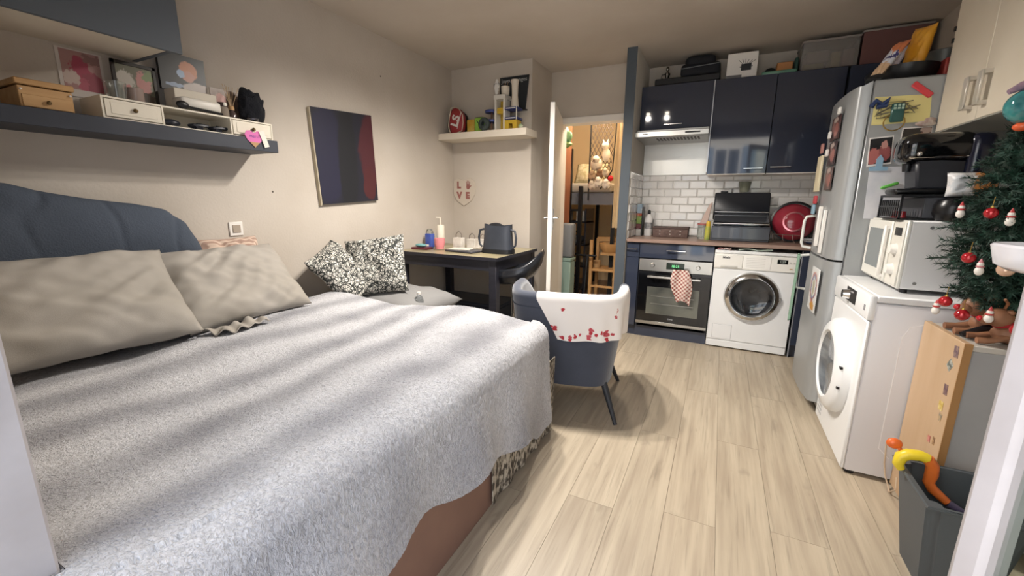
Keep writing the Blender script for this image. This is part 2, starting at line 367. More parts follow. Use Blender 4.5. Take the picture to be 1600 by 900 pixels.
part('oven_body', bx(-.612, -.036, KF+.005, 4.4, .132, .738), BLACK, ov)
part('control_panel', bx(-.622, -.02, KF-.018, KF+.005, .63, .738, b=.002), STEEL, ov)
for x in (-.505, -.13): k = part('knob', MB().lathe([(0, -.024), (.015, -.024), (.018, -.02), (.02, 0)], (x, KF-.018, .685), (0, 1, 0), 20), STEEL, ov)
part('clock_display', bx(-.388, -.24, KF-.0195, KF-.017, .655, .713), mat('oven_clock', '1d2a22', .2), ov)
part('clock_digits', MB().text('10:25', .03, TR(-.314, KF-.0202, .684) @ FACE_MY, .0004), mat('clock_green', '6fd08a', .4, emit=1.2), ov)
dr = part('oven_door', bx(-.62, -.02, KF-.018, KF+.004, .166, .628, b=.003), BLACKG, ov)
part('oven_window', bx(-.537, -.1, KF-.0195, KF-.0175, .235, .487), mat('oven_glass', '4a4c49', .08, c2='6e6f66', vs=3, coat=.4), dr)
for z in (.33, .4): part('oven_rack', bx(-.5, -.14, KF-.0205, KF-.0193, z, z+.004), STEEL, dr)
part('oven_handle', MB().box(-.54, -.098, KF-.062, KF-.044, .574, .592, b=.004).box(-.52, -.5, KF-.046, KF-.017, .577, .589).box(-.14, -.12, KF-.046, KF-.017, .577, .589), mat('satin_metal', 'd5d3cf', .3, .8), dr)
part('brand_mark', MB().text('Candy', .018, TR(-.32, KF-.0188, .2) @ FACE_MY, .0004), mat('light_print', 'b9bcc0', .5), dr)
part('trim_strip', bx(-.622, -.02, KF-.014, KF+.004, .134, .163, b=.002), STEEL, ov)
def cloth_fn(pts_top, pts_bot, y, amp=.006, fr=9, sag=.0):
    def fn(u, v):
        a = Vector(pts_top[0]).lerp(Vector(pts_top[1]), u); b = Vector(pts_bot[0]).lerp(Vector(pts_bot[1]), u); p = a.lerp(b, v)
        return Vector((p.x, y+amp*math.sin(u*fr+v*2)*(.3+v)+.004*math.sin(v*7+u*3), p.y))
    return fn
CHECK = mat('red_check_cloth', 'd9c4b8', .9, c2='8f4a42', vs=1, kind='wave', bump=.3, bs=120)
def check_mat():
    M = bpy.data.materials.new('tea_towel_check'); M.use_nodes = True; N = M.node_tree.nodes; L = M.node_tree.links; P = N['Principled BSDF']; P.inputs['Roughness'].default_value = .95
    tc = N.new('ShaderNodeTexCoord'); acc = []
    for rot in (45, -45):
        mp = N.new('ShaderNodeMapping'); mp.inputs['Rotation'].default_value = (0, R(rot), 0); L.new(tc.outputs['Object'], mp.inputs[0])
        wv = N.new('ShaderNodeTexWave'); wv.bands_direction = 'X'; wv.inputs['Scale'].default_value = 13; L.new(mp.outputs[0], wv.inputs[0])
        gr = N.new('ShaderNodeMapRange'); gr.inputs[1].default_value = .5; gr.inputs[2].default_value = .6; L.new(wv.outputs[1], gr.inputs[0]); acc.append(gr)
    a = N.new('ShaderNodeMath'); a.operation = 'ADD'; L.new(acc[0].outputs[0], a.inputs[0]); L.new(acc[1].outputs[0], a.inputs[1])
    h = N.new('ShaderNodeMath'); h.operation = 'MULTIPLY'; h.inputs[1].default_value = .5; L.new(a.outputs[0], h.inputs[0])
    mx = N.new('ShaderNodeMix'); mx.data_type = 'RGBA'; mx.inputs[6].default_value = hx('e6d6cc'); mx.inputs[7].default_value = hx('8c4038'); L.new(h.outputs[0], mx.inputs[0]); L.new(mx.outputs[2], P.inputs['Base Color'])
    return M
tw = MB()
def tfn(u, v):
    wdt = .035+.05*math.sin(math.pi*min(1, .15+v*.75)); x = -.262+.02*v+(u-.5)*2*wdt+.02*v*v
    z = .665-.27*v-(.03*(u-.4)**2*4)*(v > .9)
    return Vector((x, KF-.07-.012*math.sin(u*9+v*3)-.01*math.sin(math.pi*v), z))
tw.sheet(tfn, 18, 22, .004)
one('tea_towel', tw, check_mat(), 'red and white checked tea towel hanging from the oven handle', 'towel', sm=60)
# washing machine
wm = thing('washing_machine', 'white front-loading washing machine under the worktop next to the oven', 'washing machine', (.287, 4.19, 0))
part('body', bx(-.012, .586, KF+.006, 4.47, .01, .848, b=.006), APPL, wm)
part('front_panel', bx(-.01, .584, KF-.004, KF+.01, .075, .69, b=.004), APPL, wm)
part('fascia', bx(-.01, .584, KF-.008, KF+.01, .696, .82, b=.004), mat('appliance_ivory', 'e8e6e0', .3), wm)
part('lid', bx(-.012, .586, KF-.008, 4.47, .824, .85, b=.005), APPL, wm)
part('toe_panel', bx(-.008, .582, KF, KF+.012, .012, .068, b=.003), APPL, wm)
df = part('detergent_drawer', bx(0, .2, KF-.013, KF, .705, .812, b=.003), mat('appliance_ivory'), wm)
part('drawer_grip', bx(.04, .166, KF-.019, KF-.012, .708, .724, b=.003), mat('appliance_grey', 'c9c7c2', .4), df)
part('brand_mark', MB().text('Miele', .026, TR(.078, KF-.0135, .79) @ FACE_MY, .0005, .0006), mat('dark_print', '3a3a3c', .6), df)
part('program_panel', bx(.207, .4, KF-.0105, KF-.006, .708, .81, b=.001), mat('appliance_pale', 'eeece8', .2, coat=.3), wm)
for k in range(6): part('program_line', bx(.225+.0*k, .36, KF-.0112, KF-.0104, .722+k*.014, .7245+k*.014), mat('faint_print', 'c2bfba', .6), wm)
dp = part('display', bx(.442, .513, KF-.0105, KF-.007, .762, .797), BLACKG, wm)
part('display_digits', MB().text('1:59', .026, TR(.478, KF-.0109, .779) @ FACE_MY, .0003), mat('lcd_grey', '9aa39a', .5), dp)
for x in (.53, .555): part('button', MB().cyl((x, KF-.013, .775), (x, KF-.006, .775), .007, n=12), mat('appliance_grey'), wm)
part('indicator', bx(.53, .55, KF-.0105, KF-.007, .722, .728), mat('amber', 'b98a3a', .4), wm)
dc = (.292, KF-.004, .472)
dd = part('porthole_ring', MB().lathe([(.155, -.03), (.165, -.044), (.19, -.034), (.204, -.012), (.208, 0), (.15, 0)], dc, (0, 1, 0), 48), CHROME, wm)
part('porthole_glass', MB().lathe([(0, -.012), (.06, -.013), (.12, -.018), (.15, -.028), (.157, -.034), (.157, -.001), (0, -.001)], dc, (0, 1, 0), 40), mat('dark_bowl_glass', '191b1f', .05, coat=.5, c2='34373c', vs=7), dd)
part('inner_ring', MB().lathe([(.146, -.024), (.158, -.036), (.162, -.028), (.15, -.018)], dc, (0, 1, 0), 40), mat('dark_rubber', '4a4b4d', .5), dd)
part('door_latch', bx(.488, .5, KF-.03, KF-.012, .45, .49, b=.002), CHROME, dd)
part('filter_flap', MB().box(.03, .176, KF-.0065, KF-.003, .088, .21, b=.001), APPL, wm)
part('flap_gap', MB().box(.0285, .1775, KF-.0045, KF-.0038, .0865, .2115), mat('gap_grey', '8b8d90', .7), wm)
one('pink_cloth', MB().sheet(lambda u, v: Vector((.005+.1*u, KF+.0-.012+.07*v, .853+.012*abs(math.sin(u*7+v*3))+.004)), 14, 8, .004), mat('cerise_cloth', 'b04a5a', .9, c2='d9c9c4', vs=14), 'crumpled red and white cloth on top of the washing machine', 'cloth', sm=60)
one('green_cloth', MB().sheet(lambda u, v: Vector((.16+.24*u, KF-.014+.09*v, .8535+.014*abs(math.sin(u*5+v*2))*(1-.4*v)+.004)), 18, 8, .004), mat('mint_cloth', 'c3d6c9', .9), 'pale green folded cloth on top of the washing machine', 'cloth', sm=60)
t = thing('corner_cabinet', 'glossy navy base cabinet right of the washing machine behind the fridge', 'cabinet', (.9, 4.2, 0))
part('carcass', bx(.606, 1.24, KF+.02, 4.48, .1, .878), NAVYM, t); part('cabinet_door', bx(.608, 1.04, KF, KF+.02, .104, .873, b=.002), NAVY, t); part('plinth', bx(.606, 1.24, KF+.04, KF+.055, 0, .1), NAVY, t)
part('edge_trim', bx(.6, .606, KF, KF+.03, 0, .87), mat('grey_edge', '8d9096', .5), t)
one('worktop', bx(-.748, 1.24, 3.872, 4.497, .882, .912, b=.003), mat('brown_worktop', '8d7468', .35, c2='9b8275', vs=6, st=(.6, 6, 6)), 'long brown laminate kitchen worktop over the oven and washing machine', 'worktop')
# wall units
UF = 4.146
def wall_unit(label, x0, x1, z0, z1, h0, h1, hz):
    t = thing('wall_cabinet', label, 'cabinet', ((x0+x1)/2, 4.3, z0), 'navy wall cabinets')
    part('carcass', bx(x0, x1, UF+.02, 4.497, z0, z1), NAVYM, t)
    part('bottom_panel', bx(x0+.002, x1-.002, UF+.004, 4.49, z0-.006, z0), WHITE, t)
    dd = part('cabinet_door', bx(x0+.0015, x1-.0015, UF, UF+.019, z0, z1, b=.0015), NAVY, t)
    if h0 is not None: bar_handle(dd, h0, h1, UF, hz)
wall_unit('short glossy navy lift-up wall cabinet above the extractor hood', -.748, -.157, 1.862, 2.25, -.537, -.382, 1.915)
wall_unit('tall glossy navy wall cabinet next to the hood mirroring the window', -.147, .299, 1.482, 2.247, .13, .275, 1.521)
wall_unit('tall glossy navy wall cabinet nearest the fridge', .303, .75, 1.482, 2.247, .324, .47, 1.528)
wall_unit('glossy navy wall cabinet in the corner behind the fridge top', .762, 1.24, 1.482, 2.247, None, None, 0)
one('cabinet_filler', bx(-.156, -.148, UF-.001, UF+.02, 1.5, 2.248), mat('edge_silver', 'b9bcc2', .35, .6), 'thin pale edge strip between the two left wall cabinets', 'trim strip')
hd = thing('extractor_hood', 'silver slide-out extractor hood over the steel splashback', 'extractor hood', (-.45, 4.2, 1.78))
part('hood_body', bx(-.746, -.158, 4.02, 4.497, 1.79, 1.86, b=.003), mat('hood_grey', 'a7a6a4', .4, .5), hd)
fr = part('front_bar', bx(-.75, -.155, 3.98, 4.03, 1.795, 1.842, b=.004), STEEL, hd)
part('switch_slot', bx(-.34, -.22, 3.9775, 3.981, 1.814, 1.826, b=.003), BLACK, fr)
part('brand_mark', bx(-.69, -.645, 3.978, 3.981, 1.816, 1.824, b=.002), BLACK, fr)
for k in range(13): part('vent_slot', bx(-.58+k*.028, -.565+k*.028, 4.05, 4.2, 1.786, 1.7905), mat('slot_dark', '55534f', .6), hd)
one('steel_splashback', bx(-.746, -.165, 4.488, 4.4972, 1.5, 1.79), STEEL, 'brushed steel splashback panel under the extractor hood', 'splashback')
# on top of the wall cabinets
TZ = 2.2505
one('flat_case', bx(-.645, -.118, 4.16, 4.44, TZ, TZ+.058, b=.008), mat('black_case', '17181c', .45), 'flat black case lying on top of the hood cabinet', 'case')
bg = thing('camera_bag', 'black fabric bag lying on the flat case above the hood', 'bag', (-.29, 4.3, TZ+.059))
part('bag_body', MB().add(MB().box(-.44, -.125, 4.19, 4.42, TZ+.059, TZ+.165, b=.03, sg=3)), mat('black_nylon', '1b1d24', .8, bump=.2, bs=90), bg, 60)
part('bag_flap', MB().add(MB().box(-.41, -.165, 4.2, 4.41, TZ+.13, TZ+.228, b=.04, sg=4)), mat('black_nylon'), bg, 60)
part('zip', MB().tube([(-.435, 4.187, TZ+.125), (-.3, 4.183, TZ+.132), (-.135, 4.187, TZ+.142)], .004, 6), mat('zip_grey', '6d7076', .4, .5), bg)
fg = thing('metal_figurine', 'small shiny pewter figurine standing on the flat case', 'figurine', (-.555, 4.25, TZ+.058))
part('figure', MB().lathe([(0, 0), (.03, 0), (.032, .01), (.014, .02), (.02, .04), (.028, .055), (.012, .07), (.008, .08), (.015, .09), (.016, .1), (.01, .112), (0, .118)], (-.555, 4.25, TZ+.058), n=14), mat('pewter', '8c8883', .25, .9), fg)
part('handle', MB().tube([(-.58, 4.25, TZ+.07), (-.605, 4.25, TZ+.085), (-.6, 4.25, TZ+.11), (-.575, 4.25, TZ+.115)], .005, 6), mat('pewter'), fg)
fb = thing('fondue_box', 'white cardboard fondue set box with a black pot printed on it', 'box', (.035, 4.3, TZ))
part('carton', bx(-.075, .148, 4.2, 4.42, TZ, TZ+.198, b=.001), mat('carton_white', 'e6e2dd', .6), fb)
pm = part('printed_pot', bx(.03, .105, 4.1985, 4.2, TZ+.06, TZ+.11), mat('print_black', '2a2b30', .5), fb)
for k in range(6): part('printed_fork', MB().cyl((.04+k*.01, 4.1988, TZ+.11), (.012+k*.024, 4.1988, TZ+.14+.008*math.sin(k)), .0018, n=5), mat('print_black'), pm)
for s_ in (0, 1): part('printed_handle', bx(.02+s_*.087, .03+s_*.083, 4.1985, 4.2, TZ+.085, TZ+.093), mat('print_black'), pm)
part('printed_band', bx(-.073, .04, 4.1985, 4.2, TZ+.004, TZ+.03), mat('print_grey', '6b6a6c', .5), fb)
gc = thing('green_food_box', 'green glassy food tray with an orange carton in it on the cabinet', 'food box', (.31, 4.3, TZ))
part('tray', MB().box(.185, .43, 4.2, 4.42, TZ, TZ+.035, b=.012, sg=2), mat('green_plastic', '6fa08a', .2, coat=.3), gc, 60)
part('orange_carton', bx(.29, .4, 4.24, 4.36, TZ+.035, TZ+.1, b=.004), mat('orange_card', 'b9804e', .6), gc)
part('dark_packet', MB().ball((.25, 4.3, TZ+.055), (.04, .05, .024), 8), BLACK, gc)
part('lid', bx(.41, .435, 4.22, 4.4, TZ+.02, TZ+.12, b=.006), mat('dark_green', '23423a', .4), gc)
SMOKE = mat('smoky_plastic', 'cfcac6', .25, trans=.75, ior=1.1)
def clear_box(label, x0, x1, z1, items, tint):
    t = thing('storage_box', label, 'storage box', ((x0+x1)/2, 4.3, TZ), 'clear storage boxes above the wall cabinets')
    b = MB()
    for a in ((x0, x1, 4.17, 4.176), (x0, x1, 4.434, 4.44), (x0, x0+.006, 4.176, 4.434), (x1-.006, x1, 4.176, 4.434)): b.box(*a, TZ, z1)
    b.box(x0, x1, 4.17, 4.44, TZ, TZ+.004); part('tub', b, tint, t)
    part('lid', bx(x0-.006, x1+.006, 4.164, 4.446, z1, z1+.014, b=.004), mat('clear_lid', 'b8b0ab', .3, trans=.4), t)
    for (a, b_, c, d, col, nm) in items: part(nm, bx(a, b_, 4.2, 4.4, c, d, b=.004), mat('content_'+col, col, .6), t)
clear_box('clear storage box of cartons and jars next to the green tray', .445, .8, TZ+.2, ((.47, .6, TZ+.006, TZ+.05, '8d8a52', 'carton'), (.48, .63, TZ+.055, TZ+.14, '8d8078', 'carton'), (.64, .7, TZ+.006, TZ+.12, 'a89860', 'carton'), (.71, .78, TZ+.006, TZ+.13, '8a5a58', 'carton')), SMOKE)
clear_box('reddish clear storage box in the corner above the fridge', .815, 1.2, TZ+.222, ((.84, 1.0, TZ+.006, TZ+.19, '6d4240', 'carton'), (1.01, 1.18, TZ+.006, TZ+.17, '75504c', 'carton')), mat('red_smoky_plastic', 'a8807c', .25, trans=.6, ior=1.1))
# on the worktop
CT = .9125
sp = thing('spice_rack', 'tall narrow stack of colourful packets beside the tiled side wall', 'packets', (-.712, 4.3, CT))
z = CT
for hgt, col in ((.065, 'c9c4bd'), (.05, '6e3a3c'), (.075, '86a050'), (.028, 'b9603c'), (.09, '9fb4c4')):
    part('packet', bx(-.738, -.69, 4.25, 4.35, z, z+hgt-.002, b=.002), mat('packet_'+col, col, .45, c2='e6e4e0', vs=30, lo=.55, hi=.7), sp); z += hgt
part('holder', MB().box(-.744, -.74, 4.24, 4.36, CT, z).box(-.686, -.68, 4.24, 4.36, CT, z-.03), BLACK, sp)
bt = thing('spray_bottle', 'white squeeze bottle with black cap near the packets', 'bottle', (-.632, 4.32, CT))
part('bottle_body', MB().lathe([(0, 0), (.036, 0), (.038, .01), (.038, .16), (.03, .19), (.014, .205), (.014, .215), (0, .216)], (-.632, 4.32, CT), n=20), mat('milky_plastic', 'd9d6d4', .4), bt)
part('cap', MB().lathe([(.015, .21), (.015, .235), (.008, .25), (0, .252)], (-.632, 4.32, CT), n=14), BLACK, bt)
part('label_panel', MB().lathe([(.0385, .07), (.0387, .07), (.0387, .13), (.0385, .13)], (-.632, 4.32, CT), n=20), mat('label_dark', '5a5a60', .5, c2='b8b6b4', vs=40), bt)
bk = thing('storage_basket', 'low brown woven basket with studs on the worktop', 'basket', (-.41, 4.26, CT))
part('basket_body', MB().box(-.565, -.255, 4.17, 4.35, CT, CT+.085, b=.01, sg=2), mat('brown_weave', '56443f', .75, c2='6b564f', vs=40, bump=.3, bs=120), bk)
part('basket_rim', MB().box(-.57, -.25, 4.165, 4.355, CT+.08, CT+.098, b=.006, sg=2), mat('brown_rim', '4e3e3a', .7), bk)
for k in range(3):
    for z in (.03, .06): part('stud', MB().ball((-.5+k*.09, 4.168, CT+z), .007, 6), mat('stud_pale', 'cfc5bd', .3, .5), bk)
j = thing('glass_jar', 'tall glass jar holding a paper bag left of the black grill', 'jar', (-.135, 4.2, CT))
part('glass', MB().lathe([(0, 0), (.04, 0), (.045, .02), (.045, .12), (.04, .13), (.037, .13), (.041, .118), (.041, .02), (0, .008)], (-.135, 4.2, CT), n=24), mat('jar_glass', 'e3e6e2', .05, trans=.9), j)
part('rim_band', MB().lathe([(.0455, .125), (.048, .125), (.048, .14), (.0455, .14)], (-.135, 4.2, CT), n=24), mat('red_band', 'a5605c', .5), j)
part('paper_bag', MB().prism([(-.17, CT+.13), (-.1, CT+.13), (-.075, CT+.33), (-.1, CT+.31)], 'y', 4.18, 4.22, .004), mat('kraft_pale', 'c3aca2', .7), j)
y = thing('yellow_bottle', 'slim yellow and green bottle standing against the black grill', 'bottle', (-.09, 4.11, CT))
part('bottle_body', MB().lathe([(0, 0), (.022, 0), (.024, .01), (.024, .1), (.02, .12), (.0, .121)], (-.09, 4.11, CT), n=16), mat('yellow_green', 'c2b84a', .35, c2='7f9a58', vs=9), y)
part('cap', MB().lathe([(.019, .12), (.019, .15), (.012, .165), (0, .166)], (-.09, 4.11, CT), n=14), mat('yellow_cap', 'd3ae3a', .4), y)
g = thing('table_grill', 'large black tabletop grill with raised lid on the worktop', 'grill', (.16, 4.25, CT))
part('grill_base', MB().prism([(4.06, CT), (4.42, CT), (4.42, CT+.1), (4.06, CT+.13)], 'x', -.062, .382, .006), mat('grill_dark', '3d4048', .25, coat=.3), g)
part('grill_front', MB().box(-.058, .378, 4.045, 4.06, CT+.02, CT+.12, b=.003), mat('grill_dark'), g)
part('hot_plate', MB().box(-.055, .375, 4.07, 4.4, CT+.13, CT+.16, b=.006), BLACKG, g)
part('steel_rail', MB().cyl((-.05, 4.06, CT+.15), (.37, 4.06, CT+.15), .006, n=10), CHROME, g)
lid = part('grill_lid', MB().prism([(4.3, CT+.2), (4.36, CT+.16), (4.44, CT+.4), (4.39, CT+.42)], 'x', -.066, .38, .01), mat('grill_lid_black', '23252b', .35), g)
part('lid_glass', MB().prism([(4.1, CT+.165), (4.3, CT+.235), (4.305, CT+.215), (4.11, CT+.155)], 'x', -.05, .37, .002), mat('grill_mirror', '70747c', .06, .7), g)
part('upper_rail', MB().cyl((-.05, 4.28, CT+.245), (.37, 4.28, CT+.245), .005, n=10), CHROME, lid)
for x in (-.03, .34): part('lid_hinge', bx(x-.012, x+.012, 4.38, 4.42, CT+.1, CT+.2), BLACK, lid)
part('lid_knob', MB().box(-.02, .04, 4.385, 4.42, CT+.415, CT+.432, b=.004), BLACK, lid)
wk = thing('red_wok', 'round red pan leaning upright with a black rim beside the grill', 'pan', (.555, 4.25, CT))
wk_ax = (-.05, -.98, .12)
part('pan_bowl', MB().lathe([(.155, 0), (.14, .03), (.115, .06), (.08, .082), (.04, .09), (0, .092)], (.555, 4.25, CT+.165), wk_ax, 40), mat('red_enamel', '8c2733', .15, coat=.5, c2='a5384a', vs=4), wk, 60)
part('pan_rim', MB().lathe([(.15, -.012), (.168, -.01), (.17, .004), (.155, .008)], (.557, 4.245, CT+.172), wk_ax, 40), BLACK, wk, 60)
part('base_ring', MB().lathe([(.078, .083), (.082, .088), (.07, .09), (.068, .087)], (.555, 4.25, CT+.165), wk_ax, 32), mat('pink_metal', 'd98a92', .2, .7), wk)
wr = thing('wire_rack', 'small bent wire dish rack in front of the red pan', 'rack', (.48, 4.12, CT))
for k in range(4):
    x = .4+k*.07
    part('wire', MB().tube([(x, 4.06, CT+.075), (x+.005, 4.065, CT+.03), (x+.03, 4.08, CT+.006), (x+.03, 4.15, CT+.006)], .0028, 6), CHROME, wr)
part('wire', MB().tube([(.395, 4.06, CT+.075), (.62, 4.06, CT+.068)], .0028, 6), CHROME, wr)
part('wire', MB().tube([(.42, 4.1, CT+.006), (.645, 4.1, CT+.006)], .0028, 6), CHROME, wr)
st = thing('plate_stack', 'small stack of white and blue plates at the worktop end', 'plates', (.72, 4.14, CT))
for k, c in enumerate(('3a4560', 'd9d8d6', 'cfd2d6')): part('plate', MB().lathe([(0, 0), (.06, 0), (.1, .012), (.1, .016), (.06, .006), (0, .006)], (.72, 4.14, CT+.012*k), n=28), mat('plate_'+c, c, .3), st)
py_ = thing('pan_lid', 'large clear glass pan lid standing behind the fridge handle', 'lid', (.8, 4.35, CT))
part('lid_glass', MB().lathe([(.17, 0), (.1, .025), (0, .035)], (.8, 4.35, CT+.178), (-.2, -.95, .2), 36), mat('smoke_glass', '9a9d9d', .08, trans=.5), py_, 60)
part('lid_rim', MB().lathe([(.166, -.004), (.178, -.004), (.178, .006), (.166, .006)], (.8, 4.35, CT+.178), (-.2, -.95, .2), 36), mat('dark_rubber'), py_)
pt = one('olive_pot', MB().lathe([(0, 0), (.035, 0), (.05, .085), (.053, .09), (.046, .09), (.032, .008), (0, .008)], (.17, 4.415, CT+.422), n=20), mat('olive_glaze', '7d8070', .5), 'olive grey pot standing on top of the raised grill lid', 'pot')
# ================================================================ FRIDGE
fg = thing('fridge_freezer', 'tall silver fridge-freezer covered with magnets and photos', 'fridge', (.9, 3.15, 0))
part('body', bx(.632, 1.235, 2.852, 3.455, .02, 1.85, b=.008), SILVER, fg)
def door_prof(z0, z1, nm, tz=False):
    b = MB()
    prof = [(.628, 2.852), (.59, 2.854), (.572, 2.87), (.556, 2.98), (.551, 3.153), (.556, 3.32), (.572, 3.44), (.59, 3.453), (.628, 3.455)]
    t_ = MB().prism(prof, 'z', z0, z1); 
    if tz:
        for v in t_.bm.verts:
            if v.co.z > z1-.001 and v.co.x < .62: v.co.z -= .02+.25*(.628-v.co.x)**.5*abs(v.co.y-2.85)*.2
    b.add(t_); return part(nm, b, SILVER, fg, 50)
d1 = door_prof(.93, 1.848, 'fridge_door', True); d2 = door_prof(.08, .918, 'freezer_door')
part('door_gasket', MB().box(.628, .633, 2.86, 3.45, .08, 1.84), mat('gasket', '55575a', .7), fg)
part('top_hinge', MB().box(.6, .66, 2.86, 2.9, 1.848, 1.866, b=.003), BLACK, fg)
part('plinth', bx(.64, 1.2, 2.87, 3.44, 0, .06), BLACK, fg)
HW = mat('handle_white', 'dcdcd8', .25, coat=.3)
part('door_handle', MB().tube([(.562, 3.38, 1.16), (.515, 3.385, 1.15), (.505, 3.385, 1.12), (.505, 3.385, .98), (.515, 3.385, .955), (.56, 3.38, .945)], .009, 8), HW, d1)
part('door_handle', MB().tube([(.56, 3.38, .9), (.515, 3.385, .892), (.505, 3.385, .87), (.505, 3.385, .7), (.515, 3.385, .672), (.565, 3.38, .665)], .009, 8), HW, d2)
part('handle_strip', MB().box(.535, .553, 3.0, 3.012, .95, 1.2, b=.003), WHITE, d1)
part('handle_strip', MB().box(.53, .552, 3.12, 3.135, .98, 1.22, b=.003), WHITE, d1)
# fridge side: prints and magnets (top-level, lying on it)
SY = 2.8515
def side_card(nm, label, cat, quad, m, th=.0015, group=None):
    b = MB().prism(quad, 'y', SY-th, SY-.0003); return one(nm, b, m, label, cat, group)
side_card('yellow_card', 'pale yellow card pinned on the fridge side behind keyrings', 'card', [(.648, 1.632), (.873, 1.637), (.862, 1.762), (.645, 1.768)], mat('yellow_paper', 'd8cb8a', .8))
side_card('photo_print', 'white bordered dark photo of people low on the fridge side', 'photo', [(.658, 1.425), (.757, 1.44), (.748, 1.578), (.651, 1.57)], mat('photo_white', 'e2dedb', .4))
side_card('photo_image', 'dark picture area of the lower fridge photo', 'photo', [(.663, 1.436), (.752, 1.447), (.744, 1.571), (.656, 1.564)], pic('people_photo_a', '15161a', [(.25, .3, .3, .32, 'a5605c'), (.7, .42, .25, .3, '8e4e4e'), (.62, .72, .14, .16, 'b08078')], 'xz'), .003)
side_card('photo_print', 'white bordered photo half hidden behind the coffee machine', 'photo', [(.772, 1.47), (.895, 1.475), (.888, 1.615), (.776, 1.612)], mat('photo_white'))
side_card('photo_image', 'picture area of the photo behind the coffee machine', 'photo', [(.777, 1.477), (.893, 1.482), (.887, 1.609), (.781, 1.606)], pic('people_photo_b', '2a2320', [(.3, .35, .33, .36, 'b8745e'), (.75, .6, .25, .25, '8d5a50'), (.8, .9, .2, .12, 'a08a80')], 'xz'), .003)
side_card('drawing_sheet', 'white paper drawing low on the fridge side', 'paper', [(.683, 1.16), (.92, 1.16), (.9, 1.43), (.672, 1.42)], mat('drawing_paper', 'd6d5d8', .8, c2='c2c4cc', vs=9))
def magnet(nm, label, cat, mb, m): return one(nm, mb, m, label, cat, 'fridge magnets')
magnet('red_clip_magnet', 'red translucent bar magnet at the top of the fridge side', 'magnet', MB().obox(TR(.822, SY-.006, 1.785) @ RY(40), .1, .012, .028, .004), mat('red_plastic', 'd1444a', .3))
magnet('green_clip_magnet', 'green peg magnet on the white drawing', 'magnet', MB().obox(TR(.765, SY-.009, 1.33) @ RY(-22), .075, .012, .016, .005), mat('green_peg', '5fb04a', .35))
mg = thing('keyring_magnet', 'dark green toy phone magnet with rings on the yellow card', 'magnet', (.745, SY, 1.64), 'fridge magnets')
part('toy_body', bx(.715, .768, SY-.02, SY-.002, 1.64, 1.73, b=.006), mat('toy_green', '2e5550', .3), mg)
for i in range(3):
    for k in range(2): part('toy_key', bx(.722+i*.015, .732+i*.015, SY-.0225, SY-.019, 1.7+k*.014, 1.71+k*.014), mat('toy_key', '9fb5a5', .4), mg)
part('ring', MB().tube([(.735+.042*math.cos(a*.3927), SY-.01, 1.64+.04*math.sin(a*.3927)) for a in range(16)], .003, 6, True), mat('brass', 'a88a4a', .3, .8), mg)
for k in range(7):
    part('chain', MB().tube([(.65+.2*random.random(), SY-.006-.004*random.random(), 1.66+.08*random.random()) for _ in range(4)], .0022, 5), mat('chain_metal', '8f8a7a', .3, .7), mg)
magnet('blue_magnet', 'dark blue ribbon charm magnet at the left of the yellow card', 'magnet', MB().tube([(.632, SY-.012, 1.72), (.65, SY-.014, 1.748), (.675, SY-.012, 1.728), (.7, SY-.014, 1.752), (.69, SY-.012, 1.722), (.655, SY-.012, 1.718)], .012, 7), mat('blue_ribbon', '24365f', .5))
magnet('castle_magnet', 'small pale blue building magnet under the lower photo', 'magnet', MB().box(.67, .745, SY-.008, SY-.003, 1.405, 1.425).box(.695, .722, SY-.008, SY-.003, 1.425, 1.46).prism([(.692, 1.46), (.725, 1.46), (.708, 1.485)], 'y', SY-.008, SY-.003), mat('pale_blue_resin', '86a6bd', .5))
magnet('parrot_magnet', 'small red and brown bird magnet between the two photos', 'magnet', MB().ball((.772, SY-.008, 1.487), (.014, .007, .02), 8).ball((.765, SY-.008, 1.512), (.009, .006, .009), 8), mat('red_brown_resin', '8a4438', .4, c2='3f4a38', vs=40))
magnet('shell_magnet', 'pinkish grey shell magnet at the top of the right photo', 'magnet', MB().ball((.857, SY-.012, 1.625), (.04, .012, .014), 8).ball((.872, SY-.012, 1.642), (.022, .01, .012), 8), mat('shell_resin', '9a827a', .5, c2='c9bdb4', vs=40))
# fridge door: notes and magnets
def door_x(y): 
    P_ = [(2.852, .59), (2.87, .572), (2.98, .556), (3.153, .551), (3.32, .556), (3.44, .572)]
    for (a, b), (c, d) in zip(P_, P_[1:]):
        if a <= y <= c: return b+(d-b)*(y-a)/(c-a)
    return .56
def door_mag(label, y, z, sy, sz, col, nm='door_magnet', c2=None):
    x = min(door_x(y-sy/2), door_x(y+sy/2), door_x(y)); m = mat('mag_'+col+(c2 or ''), col, .5, c2=c2, vs=35)
    return one(nm, MB().box(x-.014, x-.002, y-sy/2, y+sy/2, z-sz/2, z+sz/2, b=.003), m, label, 'magnet', 'fridge door magnets')
for k, (zc, lb) in enumerate(((1.66, 'upper'), (1.52, 'middle'), (1.38, 'lower'))):
    x_ = door_x(3.1)
    one('door_photo', MB().box(x_-.012, x_-.005, 3.0, 3.19-.02*k, zc-.065, zc+.065, b=.001), pic('door_photo_%d' % k, ('4a302e', '3c2b2c', '54403c')[k], [(.3, .4, .25, .3, '9a625a'), (.7, .55, .2, .3, '85605a'), (.5, .85, .3, .1, 'b0a098')], 'yz', nz=.3), lb+' dark photo in the column on the fridge door', 'photo', 'photos on the fridge door')
